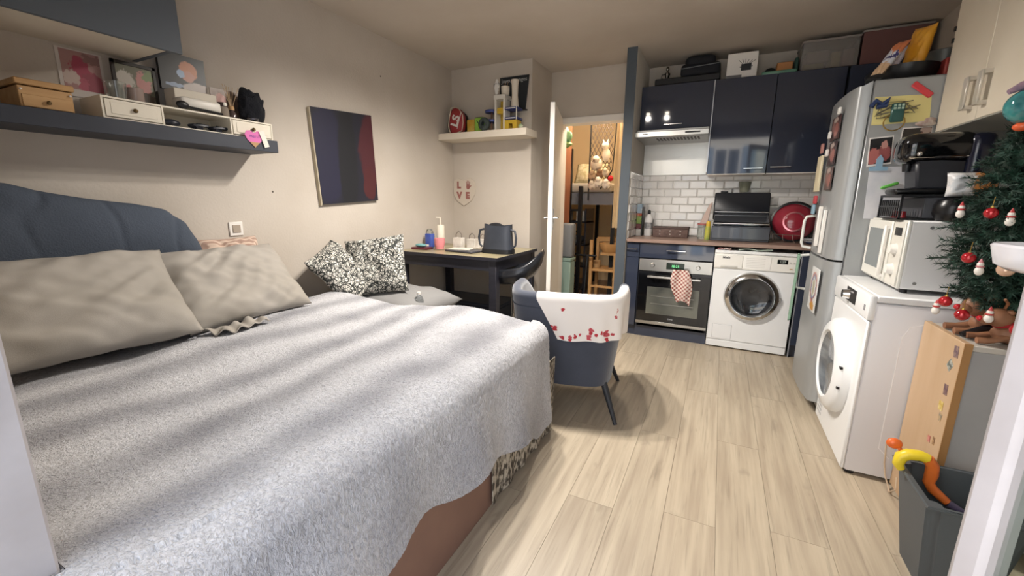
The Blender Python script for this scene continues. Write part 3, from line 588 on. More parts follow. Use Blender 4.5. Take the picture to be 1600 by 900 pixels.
for i, (lb, y_, z_, sy, sz, c) in enumerate((('cream paper note curling off the fridge door', 3.32, 1.42, .12, .22, 'd3c7a8'), ('small white round magnet at the top of the fridge door', 3.0, 1.74, .035, .035, 'e4e2de'), ('pink figure magnet high on the fridge door edge', 3.38, 1.58, .04, .06, 'b58078'), ('small white magnet in the middle of the door pictures', 3.14, 1.63, .03, .04, 'dcdad6'), ('white square magnet under the door pictures', 3.14, 1.53, .04, .04, 'd8d4cf'), ('red magnet low on the upper fridge door', 3.3, 1.26, .06, .05, 'b8434a'), ('pale blue magnet under the red one on the fridge door', 3.34, 1.2, .06, .06, '8aa6b8'), ('pink face magnet beside the cream note', 3.42, 1.4, .03, .05, 'c58f84'))):
    x = door_x(y_); one('door_magnet', MB().box(x-.03, x-.016, y_-sy/2, y_+sy/2, z_-sz/2, z_+sz/2, b=.003), mat('mag_'+c, c, .5), lb, 'magnet', 'fridge door magnets')
one('round_calendar', MB().box(door_x(3.1)-.008, door_x(3.1)-.002, 2.92, 3.12, .6, .86, b=.002), pic('wheel_print', 'd2d3d2', [(.5, .55, .42, .36, 'b0604c'), (.5, .55, .34, .3, '5d7aa0'), (.5, .55, .26, .24, 'd8d4cc'), (.5, .55, .16, .2, 'a9a48e'), (.4, .12, .3, .1, 'c08a3c')], 'yz'), 'paper sheet with a colourful ring print on the freezer door', 'paper')
gt = one('green_towel', MB().sheet(lambda u, v: Vector((.5-.01*math.sin(u*6), 3.33+.1*u+.02*v, .9-.45*v-.02*math.sin(u*3)*v)), 10, 12, .004), mat('sage_towel', '7f9f8c', .95, bump=.4, bs=90), 'sage green towel hanging on the freezer door handle', 'towel', sm=60)
# fridge top
FT = 1.8515
tr = thing('black_tray', 'black oval tray of snacks on top of the fridge', 'tray', (.78, 3.1, FT))
def tray_fn(u, v):
    a = 2*math.pi*u; pr_ = [(0, .004), (.82, .004), (.97, .05), (1, .075), (.96, .075), (.9, .03), (.8, .012), (0, .012)]; k = v*(len(pr_)-1); i = min(int(k), len(pr_)-2); f = k-i
    r_ = pr_[i][0]*(1-f)+pr_[i+1][0]*f; z = pr_[i][1]*(1-f)+pr_[i+1][1]*f
    return Vector((.79+.15*r_*math.cos(a), 3.08+.2*r_*math.sin(a), FT+z))
part('tray_dish', MB().grid(tray_fn, 40, 15, cu=True), BLACK, tr, 50)
def bag(nm, label, p0, p1, wd, th, m, seed=1):
    a, b = Vector(p0), Vector(p1); z = (b-a); L_ = z.length; z.normalize(); x = Vector((.55, -.83, 0)); x = (x-z*x.dot(z)).normalized(); y = z.cross(x)
    M = Matrix.Translation((a+b)/2) @ Matrix(((x.x, z.x, y.x, 0), (x.y, z.y, y.y, 0), (x.z, z.z, y.z, 0), (0, 0, 0, 1)))
    return one(nm, MB().pillow(wd, L_, th, M, seed, 18, .006), m, label, 'snack bag', 'snack bags on the fridge', sm=60)
bag('snack_bag', 'puffy amber yellow snack bag standing in the tray on the fridge', (.80, 2.98, FT+.05), (.83, 2.98, FT+.26), .11, .05, mat('amber_foil', 'd99b2e', .3, c2='c98420', vs=8, coat=.3), 3)
bag('snack_bag', 'white and orange printed snack bag leaning left in the tray', (.65, 2.93, FT+.04), (.755, 2.97, FT+.2), .07, .03, pic('snack_print', 'cfd0d8', [(.8, .8, .3, .22, 'c9784e'), (.2, .2, .3, .2, 'c0a080'), (.45, .5, .12, .05, '34306a'), (.6, .55, .06, .09, '34306a')], 'xz'), 5)
bag('snack_bag', 'white and purple foil wrapper tucked behind the printed bag', (.71, 3.03, FT+.03), (.79, 3.05, FT+.2), .05, .02, mat('purple_foil', 'd8d4de', .25, c2='5a4a6c', vs=12), 8)
one('bread_roll', MB().ball((.735, 2.99, FT+.06), (.05, .05, .035), 10), mat('bread', 'b98a4c', .7, c2='9c6c38', vs=12), 'small golden bun lying in the black tray on the fridge', 'bread')
one('red_tin', MB().box(.905, .99, 2.9, 3.0, FT, FT+.085, b=.006), mat('dark_red_tin', '8a2f2c', .35, c2='a04840', vs=6), 'dark red tin box at the right end of the fridge top', 'tin')
one('grey_pot', MB().lathe([(0, 0), (.08, 0), (.09, .01), (.09, .16), (.085, .165), (.08, .15), (.08, .02), (0, .012)], (.97, 3.13, FT), n=28), mat('grey_pot', '6d6f6c', .35, .4), 'grey cooking pot behind the red tin on the fridge', 'pot')
# ================================================================ RIGHT SIDE UNITS
bc = thing('beige_wall_cabinet', 'beige double-door wall cabinet with bow handles over the coffee machine', 'cabinet', (1.07, 2.5, 1.58))
part('carcass', bx(.92, 1.249, 2.14, 2.846, 1.584, 2.44), CREAM, bc)
for (a, b, hy) in ((2.142, 2.476, 2.43), (2.48, 2.845, 2.54)):
    dd = part('cabinet_door', bx(.9, .919, a, b, 1.582, 2.44, b=.002), CREAM, bc)
    part('door_handle', MB().box(.868, .876, hy-.018, hy+.018, 1.63, 1.76, b=.002).box(.872, .9, hy-.018, hy+.018, 1.63, 1.645).box(.872, .9, hy-.018, hy+.018, 1.745, 1.76), mat('handle_beige', 'cbc4b8', .3, .3), dd)
part('bottom_panel', bx(.902, 1.247, 2.142, 2.845, 1.576, 1.584), mat('grey_underside', '8f8e86', .6), bc)
for z in (1.98, 2.03): part('hinge', bx(.893, .9, 2.838, 2.848, z, z+.02), BLACK, bc)
# dryer
dy = thing('tumble_dryer', 'white tumble dryer with round door beside the fridge', 'tumble dryer', (.93, 2.54, 0))
part('body', bx(.632, 1.235, 2.25, 2.846, .015, .82, b=.012, sg=2), mat('appliance_side', 'd3d1d4', .35), dy)
part('front_panel', bx(.618, .634, 2.252, 2.844, .02, .735, b=.006), APPL, dy)
part('fascia', bx(.612, .64, 2.25, 2.846, .74, .85, b=.008, sg=2), APPL, dy)
part('lid', bx(.636, 1.235, 2.25, 2.846, .822, .852, b=.006), APPL, dy)
part('side_relief', MB().tube([(.78, 2.2495, .12), (.74, 2.2495, .16), (.74, 2.2495, .68), (.76, 2.2495, .73), (.82, 2.2495, .75)], .0018, 6), mat('relief_white', 'efeef0', .35), dy)
pn = part('control_panel', bx(.6095, .613, 2.44, 2.6, .765, .832, b=.001), BLACK, dy)
part('dial', MB().lathe([(0, -.028), (.02, -.028), (.024, -.004), (.026, 0)], (.61, 2.555, .798), (1, 0, 0), 24), CHROME, pn)
part('label_plate', bx(.6105, .6125, 2.29, 2.31, .775, .8), mat('plate_grey', '8c8c90', .5), dy)
dcen = (.618, 2.56, .425)
dr = part('door_ring', MB().lathe([(.165, -.048), (.175, -.058), (.215, -.05), (.238, -.03), (.242, 0), (.15, 0)], dcen, (1, 0, 0), 56), APPL, dy, 50)
part('door_glass', MB().lathe([(0, -.025), (.1, -.03), (.16, -.044), (.17, -.05), (.17, -.002), (0, -.01)], dcen, (1, 0, 0), 48), mat('dryer_glass', '5b6066', .06, coat=.5, c2='7a8086', vs=5, st=(1, 1, 4)), dr, 60)
part('handle_recess', MB().box(.572, .583, 2.33, 2.36, .375, .386).box(.572, .583, 2.33, 2.36, .475, .486), BLACK, dr)
for k in range(5):
    for q in range(4): part('vent_slot', bx(.6165, .6185, 2.72+q*.025, 2.735+q*.025, .06+k*.024, .074+k*.024), mat('slot_grey', 'b4b4b6', .6), dy)
for x in (.66, 1.2):
    for y_ in (2.28, 2.81): part('foot', MB().cyl((x, y_, 0), (x, y_, .018), .02, n=12), BLACK, dy)
# microwave
mw = thing('microwave', 'white microwave oven standing on the tumble dryer', 'microwave', (.93, 2.63, .855))
MX = .722
part('body', bx(MX+.012, 1.22, 2.36, 2.842, .872, 1.168, b=.006), mat('microwave_white', 'd9d8d8', .35), mw)
part('front_frame', bx(MX, MX+.014, 2.36, 2.842, .872, 1.168, b=.004), mat('microwave_ivory', 'e0ded6', .35), mw)
dd = part('oven_door', bx(MX-.012, MX+.001, 2.5, 2.838, .882, 1.16, b=.004), mat('microwave_ivory'), mw)
part('door_window', bx(MX-.0135, MX-.0115, 2.56, 2.8, .93, 1.12, b=.001), mat('grey_window', '7b8080', .15, coat=.3), dd)
part('door_handle', MB().box(MX-.032, MX-.02, 2.515, 2.535, .9, 1.14, b=.004).box(MX-.022, MX-.01, 2.515, 2.535, .9, .915).box(MX-.022, MX-.01, 2.515, 2.535, 1.125, 1.14), WHITE, dd)
cp = part('control_panel', bx(MX-.006, MX+.001, 2.366, 2.495, .882, 1.16, b=.002), mat('panel_ivory', 'd6d3ca', .4), mw)
part('display', bx(MX-.0075, MX-.0055, 2.39, 2.47, 1.1, 1.135), BLACK, cp)
for z in (.95, 1.04): part('dial', MB().lathe([(0, -.022), (.02, -.022), (.025, 0)], (MX-.006, 2.43, z), (1, 0, 0), 20), WHITE, cp)
for (x, z) in ((.8, 1.14), (.78, .9)): part('screw', MB().cyl((x, 2.3595, z), (x, 2.357, z), .007, n=8), mat('screw_grey', '8a8a8a', .4, .6), mw)
for x in (.76, 1.18):
    for y_ in (2.4, 2.8): part('foot', MB().cyl((x, y_, .852), (x, y_, .873), .014, n=10), BLACK, mw)
# capsule drawer + coffee machine
cd = thing('capsule_rack', 'black capsule holder rack on top of the microwave', 'rack', (.83, 2.55, 1.169))
part('frame', MB().box(.7, .708, 2.42, 2.43, 1.17, 1.275).box(.7, .708, 2.69, 2.7, 1.17, 1.275).box(.7, .96, 2.42, 2.7, 1.268, 1.278).box(.7, .96, 2.42, 2.7, 1.17, 1.176), BLACK, cd)
part('box_body', bx(.78, .96, 2.425, 2.695, 1.177, 1.266, b=.003), mat('charcoal_box', '4a4b50', .5), cd)
for k in range(9): part('slat', bx(.702, .706, 2.455+k*.026, 2.465+k*.026, 1.18, 1.255), BLACK, cd)
part('rail', MB().tube([(.703, 2.44, 1.225), (.703, 2.68, 1.225)], .004, 6), BLACK, cd)
for y_ in (2.5, 2.56): part('capsule', MB().cyl((.735, y_, 1.177), (.735, y_, 1.205), .018, .013, 12), RED, cd)
one('black_bowl', MB().lathe([(0, 0), (.045, 0), (.062, .03), (.06, .065), (.05, .085), (.02, .095), (0, .096)], (.86, 2.385, 1.169), n=28), mat('satin_black', '101114', .3), 'rounded black pot in front of the capsule rack on the microwave', 'pot')
cm = thing('coffee_machine', 'black capsule coffee machine on the capsule rack by the fridge', 'coffee machine', (.83, 2.55, 1.279))
part('drip_base', MB().box(.69, .94, 2.48, 2.62, 1.28, 1.305, b=.01, sg=2), mat('satin_black'), cm, 60)
part('column', MB().prism([(.76, 1.3), (.95, 1.3), (.95, 1.42), (.74, 1.44)], 'y', 2.48, 2.62, .01), mat('charcoal_plastic', '2b2c32', .4), cm)
part('head', MB().add(MB().box(-.14, .11, -.085, .085, -.065, .065, b=.045, sg=4), TR(.83, 2.55, 1.475)), BLACKG, cm, 60)
part('spout', MB().cyl((.735, 2.55, 1.42), (.735, 2.55, 1.38), .02, .014, 14), BLACK, cm)
part('water_tank', MB().box(.9, .985, 2.455, 2.645, 1.31, 1.53, b=.03, sg=3), mat('tank_navy', '15182a', .2, coat=.4), cm, 60)
part('brew_lever', MB().box(.715, .95, 2.47, 2.63, 1.432, 1.442, b=.003), CHROME, cm)
part('button', MB().ball((.745, 2.465, 1.45), .011, 8), CHROME, cm)
bag_ = one('capsule_bag', MB().pillow(.16, .1, .06, TR(.9, 2.38, 1.3+.02) @ RX(80), 4, 16, .006), pic('capsule_bag_print', 'd4d2d2', [(.8, .5, .35, .7, 'd08a48'), (.2, .5, .15, .4, 'bfc2c6')], 'xz'), 'white and orange packet lying in front of the coffee machine', 'packet', sm=60)
bag_.location.z = 1.268
# ---- low birch cabinet
bcab = thing('birch_cabinet', 'low grey cabinet with a birch door under the Christmas tree', 'cabinet', (1.02, 2.08, 0))
GREYC = mat('grey_melamine', '9b9a9b', .5, c2='939293', vs=4)
BIRCH = mat('birch', 'bfa283', .45, c2='b49674', vs=3, st=(3, 3, .5))
part('carcass', bx(.82, 1.24, 1.925, 2.24, .03, .742, b=.002), GREYC, bcab)
part('top', bx(.806, 1.242, 1.918, 2.243, .742, .762, b=.002), mat('pale_grey_top', 'b7b2aa', .5), bcab)
cdr = part('cabinet_door', bx(.797, .818, 1.915, 2.24, .012, .768, b=.002), BIRCH, bcab)
part('door_edge', bx(.7965, .8185, 1.912, 1.916, .012, .768), mat('birch_edge', '9c7448', .5), cdr)
for x in (.85, 1.2): part('foot', bx(x-.02, x+.02, 1.95, 2.22, 0, .03), BLACK, bcab)
for lb, y_, z_, sy, sz, c, c2 in (('purple square sticker at the top of the birch door', 1.955, .725, .03, .042, '5b4450', 'a08878'), ('black and white diamond sticker on the birch door', 1.975, .668, .032, .036, '3f4a44', 'c9c9c0'), ('purple lower sticker on the birch door', 1.965, .576, .026, .04, '5a3f4a', '8f7468'), ('yellow flower sticker on the birch door', 1.972, .51, .03, .035, 'b99a3c', 'd8c890'), ('grey scrap of sticker under the yellow flower', 1.96, .47, .02, .03, '7c7468', 'cfae7c'), ('pink heart sticker low on the birch door', 2.0, .36, .018, .025, 'b5605c', 'd2a090'), ('brown strip sticker low on the birch door', 1.965, .37, .014, .03, '6f5138', 'c8a070')):
    one('door_sticker', MB().obox(TR(.7962, y_, z_) @ RX(random.uniform(-12, 12) if 'diamond' not in lb else 35), .0012, sy, sz), mat('stk_'+c, c, .5, c2=c2, vs=60), lb, 'sticker', 'stickers on the birch door')
one('power_cord', MB().tube([(.76, 2.243, .2), (.765, 2.235, .1), (.772, 2.225, .05), (.782, 2.2, .012), (.775, 2.16, .01), (.78, 2.12, .05), (.785, 2.15, .09)], .003, 6), mat('beige_cord', 'b8a48c', .5), 'beige cord looped at the foot of the birch door', 'cord')
# ---- bin and toy
bn = thing('waste_bin', 'dark grey tapered plastic bin in the right foreground', 'bin', (.78, 1.7, 0))
BIN = mat('grey_bin', '4b5054', .5, bump=.05, bs=200)
top = [(.66, 1.56), (.66, 1.84), (.9, 1.84), (.9, 1.56)]; bot = [(.7, 1.6), (.7, 1.8), (.87, 1.8), (.87, 1.6)]
b = MB(); rings = []
for (P_, z, s_) in ((bot, 0, 1), (top, .325, 1), (top, .335, 1), (top, .335, .93), (bot, .02, .9)):
    cx, cy = .78, 1.7; rings.append([b.bm.verts.new((cx+(x-cx)*s_, cy+(y-cy)*s_, z)) for x, y in P_])
for i in range(4): b.skin(rings[i], rings[i+1])
b.cap(rings[0], True); b.cap(rings[4])
bmesh.ops.bevel(b.bm, geom=[e for e in b.bm.edges if abs(e.verts[0].co.z-e.verts[1].co.z) > .1], offset=.025, segments=3, affect='EDGES')
part('bin_body', b, BIN, bn, 50)
part('bin_rim', MB().tube([(.655, 1.555, .332), (.655, 1.845, .332), (.905, 1.845, .332), (.905, 1.555, .332)], .007, 6, True), BIN, bn)
ty = thing('curved_toy', 'yellow and orange curved toy hooked over the bin rim', 'toy', (.69, 1.75, .2))
part('hook', MB().tube([(.648, 1.76, .335), (.638, 1.76, .352), (.642, 1.76, .38), (.66, 1.76, .394), (.69, 1.76, .398), (.71, 1.76, .392)], [.012, .016, .019, .019, .018, .017], 12), mat('toy_yellow', 'd8bf2e', .35), ty, 60)
part('grip', MB().tube([(.71, 1.76, .392), (.726, 1.76, .37), (.728, 1.76, .34), (.724, 1.757, .31), (.735, 1.75, .29), (.77, 1.73, .265)], [.0175, .018, .018, .016, .016, .013], 12), mat('toy_orange', 'cf6a2c', .35), ty, 60)
part('tip', MB().tube([(.77, 1.73, .265), (.81, 1.72, .248)], [.0135, .009], 10), mat('toy_violet', '5c5470', .4), ty)
part('orange_knob', MB().ball((.628, 1.79, .41), (.023, .015, .019), 10).cyl((.64, 1.785, .4), (.662, 1.775, .375), .007, n=8), mat('toy_red_orange', 'd4642a', .35), ty, 60)
# ---- tray on stand at the right edge
dt = thing('white_tray', 'glossy white oval plastic tray jutting in at the right edge', 'tray', (.72, 1.33, 0))
def oval(u, v):
    a = 2*math.pi*u; pr_ = [(0, 0), (.8, 0), (.93, .012), (1, .055), (.97, .06), (.9, .04), (.82, .022), (0, .018)]; k = v*(len(pr_)-1); i = min(int(k), len(pr_)-2); f = k-i
    r_ = pr_[i][0]*(1-f)+pr_[i+1][0]*f; z = pr_[i][1]*(1-f)+pr_[i+1][1]*f
    ex = lambda c: math.copysign(abs(c)**.7, c)
    return Vector((.72+.15*r_*ex(math.cos(a)), 1.33+.11*r_*ex(math.sin(a)), 1.09+z))
part('tray_dish', MB().grid(oval, 40, 15, cu=True), mat('glossy_white_plastic', 'e8e7ee', .12, coat=.4), dt, 50)
part('stand_pole', MB().cyl((.8, 1.33, .02), (.8, 1.33, 1.092), .014, n=12), WHITE, dt)
part('stand_foot', MB().lathe([(0, 0), (.1, 0), (.1, .012), (.02, .022), (0, .022)], (.8, 1.33, 0), n=24), WHITE, dt)
# ================================================================ CHRISTMAS TREE
TX, TY, TB = .965, 2.06, .764
xt = thing('christmas_tree', 'small dark green artificial Christmas tree on the birch cabinet', 'Christmas tree', (TX, TY, TB))
def trunk(z): k = (z-TB)/.8; return Vector((TX-.05*k, TY-.02*k, z))
part('trunk', MB().cyl(trunk(TB+.01), trunk(1.56), .012, .005, 8), mat('trunk_green', '26352a', .8), xt)
nd = MB(); rng = random.Random(3)
def needles(a, b, n, L_, wn=.0022):
    d = (b-a); dn = d.normalized(); x, y, _ = frame(dn)
    for i in range(n):
        t_ = (i+rng.random())/n; p = a+d*t_; ph = rng.random()*6.283; o = (x*math.cos(ph)+y*math.sin(ph))*(.9)+dn*.55
        l = L_*(.7+.5*rng.random())*(1-.35*t_); q = p+o.normalized()*l; s_ = dn.cross(o).normalized()*wn
        v = [nd.bm.verts.new(c) for c in (p-s_, p+s_, q)]; nd.bm.faces.new(v)
br = MB()
def tree_rad(z):
    P_ = [(.88, .14), (1.0, .22), (1.08, .235), (1.25, .185), (1.4, .13), (1.52, .07)]
    for (a, b), (c, d) in zip(P_, P_[1:]):
        if z <= c: return b+(d-b)*max(0, (z-a))/(c-a)
    return .06
for i in range(250):
    k = i/249; z = .88+.64*k; rad = tree_rad(z)
    an = i*2.39996+rng.uniform(-.3, .3); c = trunk(z); rr = rad*rng.uniform(.75, 1.1)
    e = c+Vector((math.cos(an)*rr, math.sin(an)*rr*.9, rng.uniform(-.045, .03)*(rr/.2)))
    e.x = min(e.x, 1.235)
    br.cyl(c, e, .0035, .0015, 5); needles(c+(e-c)*.1, e, 75, .036)
    for s_ in (-1, 1):
        m_ = c+(e-c)*rng.uniform(.4, .65); dd = (e-c).normalized(); sd = Vector((-dd.y, dd.x, rng.uniform(-.5, .4)))*s_
        e2 = m_+(dd*.6+sd*.7)*rr*.42; e2.x = min(e2.x, 1.238); br.cyl(m_, e2, .0025, .001, 4); needles(m_, e2, 50, .033)
part('branches', br, mat('trunk_green'), xt)
part('needles', nd, mat('fir_needles', '12281d', .6, c2='25473a', vs=30), xt, None)['kind'] = 'stuff'
part('stand_hub', MB().cyl((TX, TY, TB), (TX, TY, TB+.06), .022, n=12), BLACK, xt)
for a in (195, 75, 315): part('stand_leg', MB().tube([(TX, TY, TB+.05), (TX+.08*math.cos(R(a)), TY+.06*math.sin(R(a)), TB+.035), (TX+.14*math.cos(R(a)), TY+.1*math.sin(R(a)), TB+.008)], [.014, .013, .01], 8), BLACK, xt)
BAUB = [('shiny red bauble', .79, 1.93, 1.21, .018, 'b3202a'), ('shiny red bauble', .77, 1.95, 1.06, .019, 'b3202a'), ('shiny red bauble', .755, 2.0, .895, .019, 'b3202a'), ('pale gold bauble', .83, 1.87, 1.035, .022, 'd8b49a'), ('pearly green bauble', .885, 1.85, 1.27, .024, 'b9bfa4'), ('shiny red bauble', .885, 1.86, .845, .018, 'b3202a'), ('shiny red bauble', .788, 1.955, .86, .02, 'a81c26')]
WHR = ['hanging high on the left of the Christmas tree', 'at the tip of a left branch halfway down the tree', 'lowest on the left above the cabinet edge', 'next to the white tray', 'high on the right of the tree at the picture edge', 'low on the right beside the tree stand', 'just above the brown reindeer figure']
def cap_bauble(nm, label, c, r, m, group='Christmas tree baubles'):
    t = thing(nm, label, 'ornament', c, group)
    part('ball', MB().ball(c, r, 14), m, t, 170); x, y_, z = c
    part('cap', MB().cyl((x, y_, z+r*.95), (x, y_, z+r*1.25), r*.25, n=8), mat('brass'), t)
    part('thread', MB().tube([(x, y_, z+r*1.2), (x+.004, y_+.006, z+r*1.2+.03)], .0012, 4), mat('brass'), t)
for (lb, x, y_, z, r_, c), wh in zip(BAUB, WHR): cap_bauble('bauble', lb+' '+wh, (x, y_, z), r_, mat('bauble_'+c, c, .1, .35, coat=.6))
for lb, x, y_, z in (('small white and red snowman ornament near the top left of the tree', .75, 2.02, 1.215), ('small red and white elf ornament in the middle of the tree', .825, 1.9, 1.195), ('small pink and green angel ornament by the left branch tip', .79, 1.92, 1.03), ('white bear ornament with red scarf hanging over the reindeer', .845, 1.93, .87), ('small white bell ornament low at the left', .742, 2.02, .865)):
    t = thing('hanging_ornament', lb, 'ornament', (x, y_, z-.02), 'figure ornaments on the tree')
    wht = mat('ornament_white', 'e0dbd4', .4); rd = mat('ornament_red', 'b23a3c', .4) if 'green' not in lb else mat('ornament_pink', 'c47f86', .4)
    part('body', MB().ball((x, y_, z-.01), (.012, .012, .015), 8), wht, t, 170); part('head', MB().ball((x, y_, z+.012), .009, 8), wht, t, 170)
    part('scarf', MB().lathe([(.008, 0), (.012, .003), (.008, .006)], (x, y_, z+.002), n=10), rd, t); part('hat', MB().cyl((x, y_, z+.018), (x, y_, z+.032), .007, .001, 8), rd, t)
rdm = mat('reindeer_clay', '94694e', .5, c2='7c543c', vs=15)
def reindeer(label, x, y_, z, s_, lying):
    t = thing('reindeer_figure', label, 'figurine', (x, y_, z), 'brown reindeer figures')
    b = MB()
    P_ = lambda a, c, d: (x+a*s_, y_+c*s_, z+d*s_)
    part('body', MB().ball(P_(.02, 0, .04), (.075*s_, .045*s_, .04*s_), 12), rdm, t, 170)
    part('head', MB().ball(P_(-.05, -.02, .1), (.04*s_, .03*s_, .034*s_), 12).ball(P_(-.085, -.03, .09), (.022*s_, .02*s_, .018*s_), 8), rdm, t, 170)
    for k in (-1, 1):
        part('ear', MB().ball(P_(-.03, k*.035, .125), (.01*s_, .018*s_, .009*s_), 6), rdm, t, 170)
        part('leg', MB().tube([P_(-.02, k*.03, .03), P_(-.07, k*.035, .014), P_(-.1, k*.035, .012)], .012*s_, 8), rdm, t, 60)
        part('antler', MB().tube([P_(-.04, k*.018, .13), P_(-.04, k*.03, .155), P_(-.055, k*.04, .17)], .005*s_, 6), mat('antler', '8a5a3a', .6), t)
    part('nose', MB().ball(P_(-.104, -.032, .094), .01*s_, 8), RED, t, 170)
    part('scarf', MB().lathe([(.026*s_, 0), (.036*s_, .006*s_), (.026*s_, .016*s_)], P_(-.02, -.01, .07), (-.4, 0, 1), 14), mat('red_scarf', 'a3262c', .7), t)
reindeer('brown reindeer figurine with red nose lying on the cabinet under the tree', .935, 1.99, TB, .95, True)
reindeer('brown reindeer figurine with red scarf behind the lying one', .93, 2.1, TB+.0, 1.1, False)
tp = one('clay_pot', MB().lathe([(0, 0), (.03, 0), (.042, .05), (.045, .055), (.038, .055), (.028, .006), (0, .006)], (1.07, 1.975, TB), n=20), mat('terracotta', 'a8785c', .8), 'small terracotta pot at the right end of the cabinet top', 'pot')
gl = thing('glass_globe', 'large teal glass ball ornament with pink ribbon at the top right', 'ornament', (.83, 1.96, 1.49), None)
gc_ = (.838, 1.99, 1.545)
part('globe', MB().ball(gc_, .052, 20), mat('teal_glass', '4aa8a8', .05, coat=.6, c2='2d5a66', vs=14, trans=.35), gl, 170)
part('orange_base', MB().ball((gc_[0], gc_[1], gc_[2]-.062), (.022, .022, .014), 10), mat('orange_glass', 'd8603a', .2), gl, 170)
part('ribbon', MB().tube([(gc_[0]-.05, gc_[1], gc_[2]+.045), (gc_[0]-.02, gc_[1], gc_[2]+.062), (gc_[0]+.02, gc_[1], gc_[2]+.075), (gc_[0]+.05, gc_[1], gc_[2]+.098)], [.008, .014, .016, .012], 10), mat('pink_ribbon', 'b08a92', .8, c2='5a5c7c', vs=20), gl, 60)
part('hanger', MB().tube([(gc_[0], gc_[1], gc_[2]+.06), (gc_[0]+.03, gc_[1]+.03, gc_[2]+.02), trunk(1.5)], .0015, 4), mat('brass'), gl)
# ================================================================ BED
bd = thing('bed', 'large bed with brown base standing along the left wall', 'bed', (-1.6, 1.1, 0))
part('bed_base', bx(-2.44, -.735, .2, 1.975, 0, .3, b=.004), mat('brown_base', '86685a', .7, c2='7d6054', vs=5), bd)
part('mattress', MB().box(-2.44, -.745, .24, 1.97, .3, .6, b=.05, sg=3), mat('mattress_grey', 'b9b3a8', .9), bd, 60)
sk = MB()
def skirt(u, v):
    y_ = 1.3+.7*u; return Vector((-.727+.006*math.sin(y_*40)*v, y_, .42-(.405 if u > .02 else .4)*v+.0*u))
sk.sheet(skirt, 40, 10, .004)
part('patterned_sheet', sk, mat('speckled_sheet', '4a443c', .9, c2='b8b0a2', vs=55, lo=.45, hi=.58, st=(1, 1, .55)), bd, 60, label='speckled grey and cream sheet hanging at the foot of the bed')
# fluffy throw: top of bed, over the foot edge with folds and a wavy hem
XF, YN, YF = -.715, .183, 2.0
def smooth(a, b, x): t_ = max(0, min(1, (x-a)/(b-a))); return t_*t_*(3-2*t_)
def hemz(y_):
    return .345-.33*max(0, y_-.6)*.4-.09*smooth(1.35, 1.75, y_)+.018*math.sin(y_*17)
def throw(u, v, tuft=True):
    rad = .09; L1 = (XF-rad)-(-2.25); La = rad*1.571; top = .645
    y_ = YN+(YF-YN)*v; L2 = top-rad-hemz(y_); Lt = L1+La+L2; s_ = u*Lt
    y_ -= .125*smooth(-.861, -.852, -2.25+s_)*(1-smooth(0, .15, v))
    fold = .5+.5*math.sin(y_*13+1.1*math.sin(y_*5))
    if s_ < L1:
        x = -2.25+s_; z = top; nx, nz = 0, 1; dr = 0
    elif s_ < L1+La:
        a = (s_-L1)/rad; x = XF-rad+rad*math.sin(a); z = top-rad+rad*math.cos(a); nx, nz = math.sin(a), math.cos(a); dr = 0
    else:
        dd = s_-L1-La; x = XF; z = top-rad-dd; nx, nz = 1, 0; dr = dd/max(.05, L2)
    bump = .018*noise.noise(Vector((x*1.8, y_*2.3, .3)))+.012*noise.noise(Vector((x*5, y_*3.5, 2)))
    if s_ < L1: bump += -.016*smooth(-1.3, -2.3, x)+.012*math.sin(x*7+y_*2.2)
    else: bump += (.006+.05*dr)*fold+.012*dr+.02*dr*noise.noise(Vector((1, y_*6, z*1.5)))
    if tuft:
        bump += .0026*noise.noise(Vector((x*95, y_*95, z*60)))+.0018*noise.noise(Vector((x*150, y_*150, z*110+5)))
    far = smooth(YF-.16, YF, y_); p = Vector((x+nx*bump, y_, z+nz*bump))
    if far > 0:                                    # rounded far edge
        k_ = smooth(L1-.12, L1+La, s_); p.z -= .1*far*far*(1-.6*k_)*(1-.8*max(0, dr)); p.x -= .06*far*far*k_
    return p
th = MB().grid(throw, 420, 340)
th.grid(lambda u, v: throw(u, 1, False)+Vector((0, .004+.018*math.sin(v*1.57)*(1+.5*math.sin(u*40)), -.22*v)) if u < .8 else throw(u, 1, False)+Vector((-.02*v, .006*v, -.01*v)), 200, 14)
th.grid(lambda u, v: throw(u*.86, 0, False)+Vector((0, -.002-.01*math.sin(v*1.57), .003-.3*v)), 200, 14)
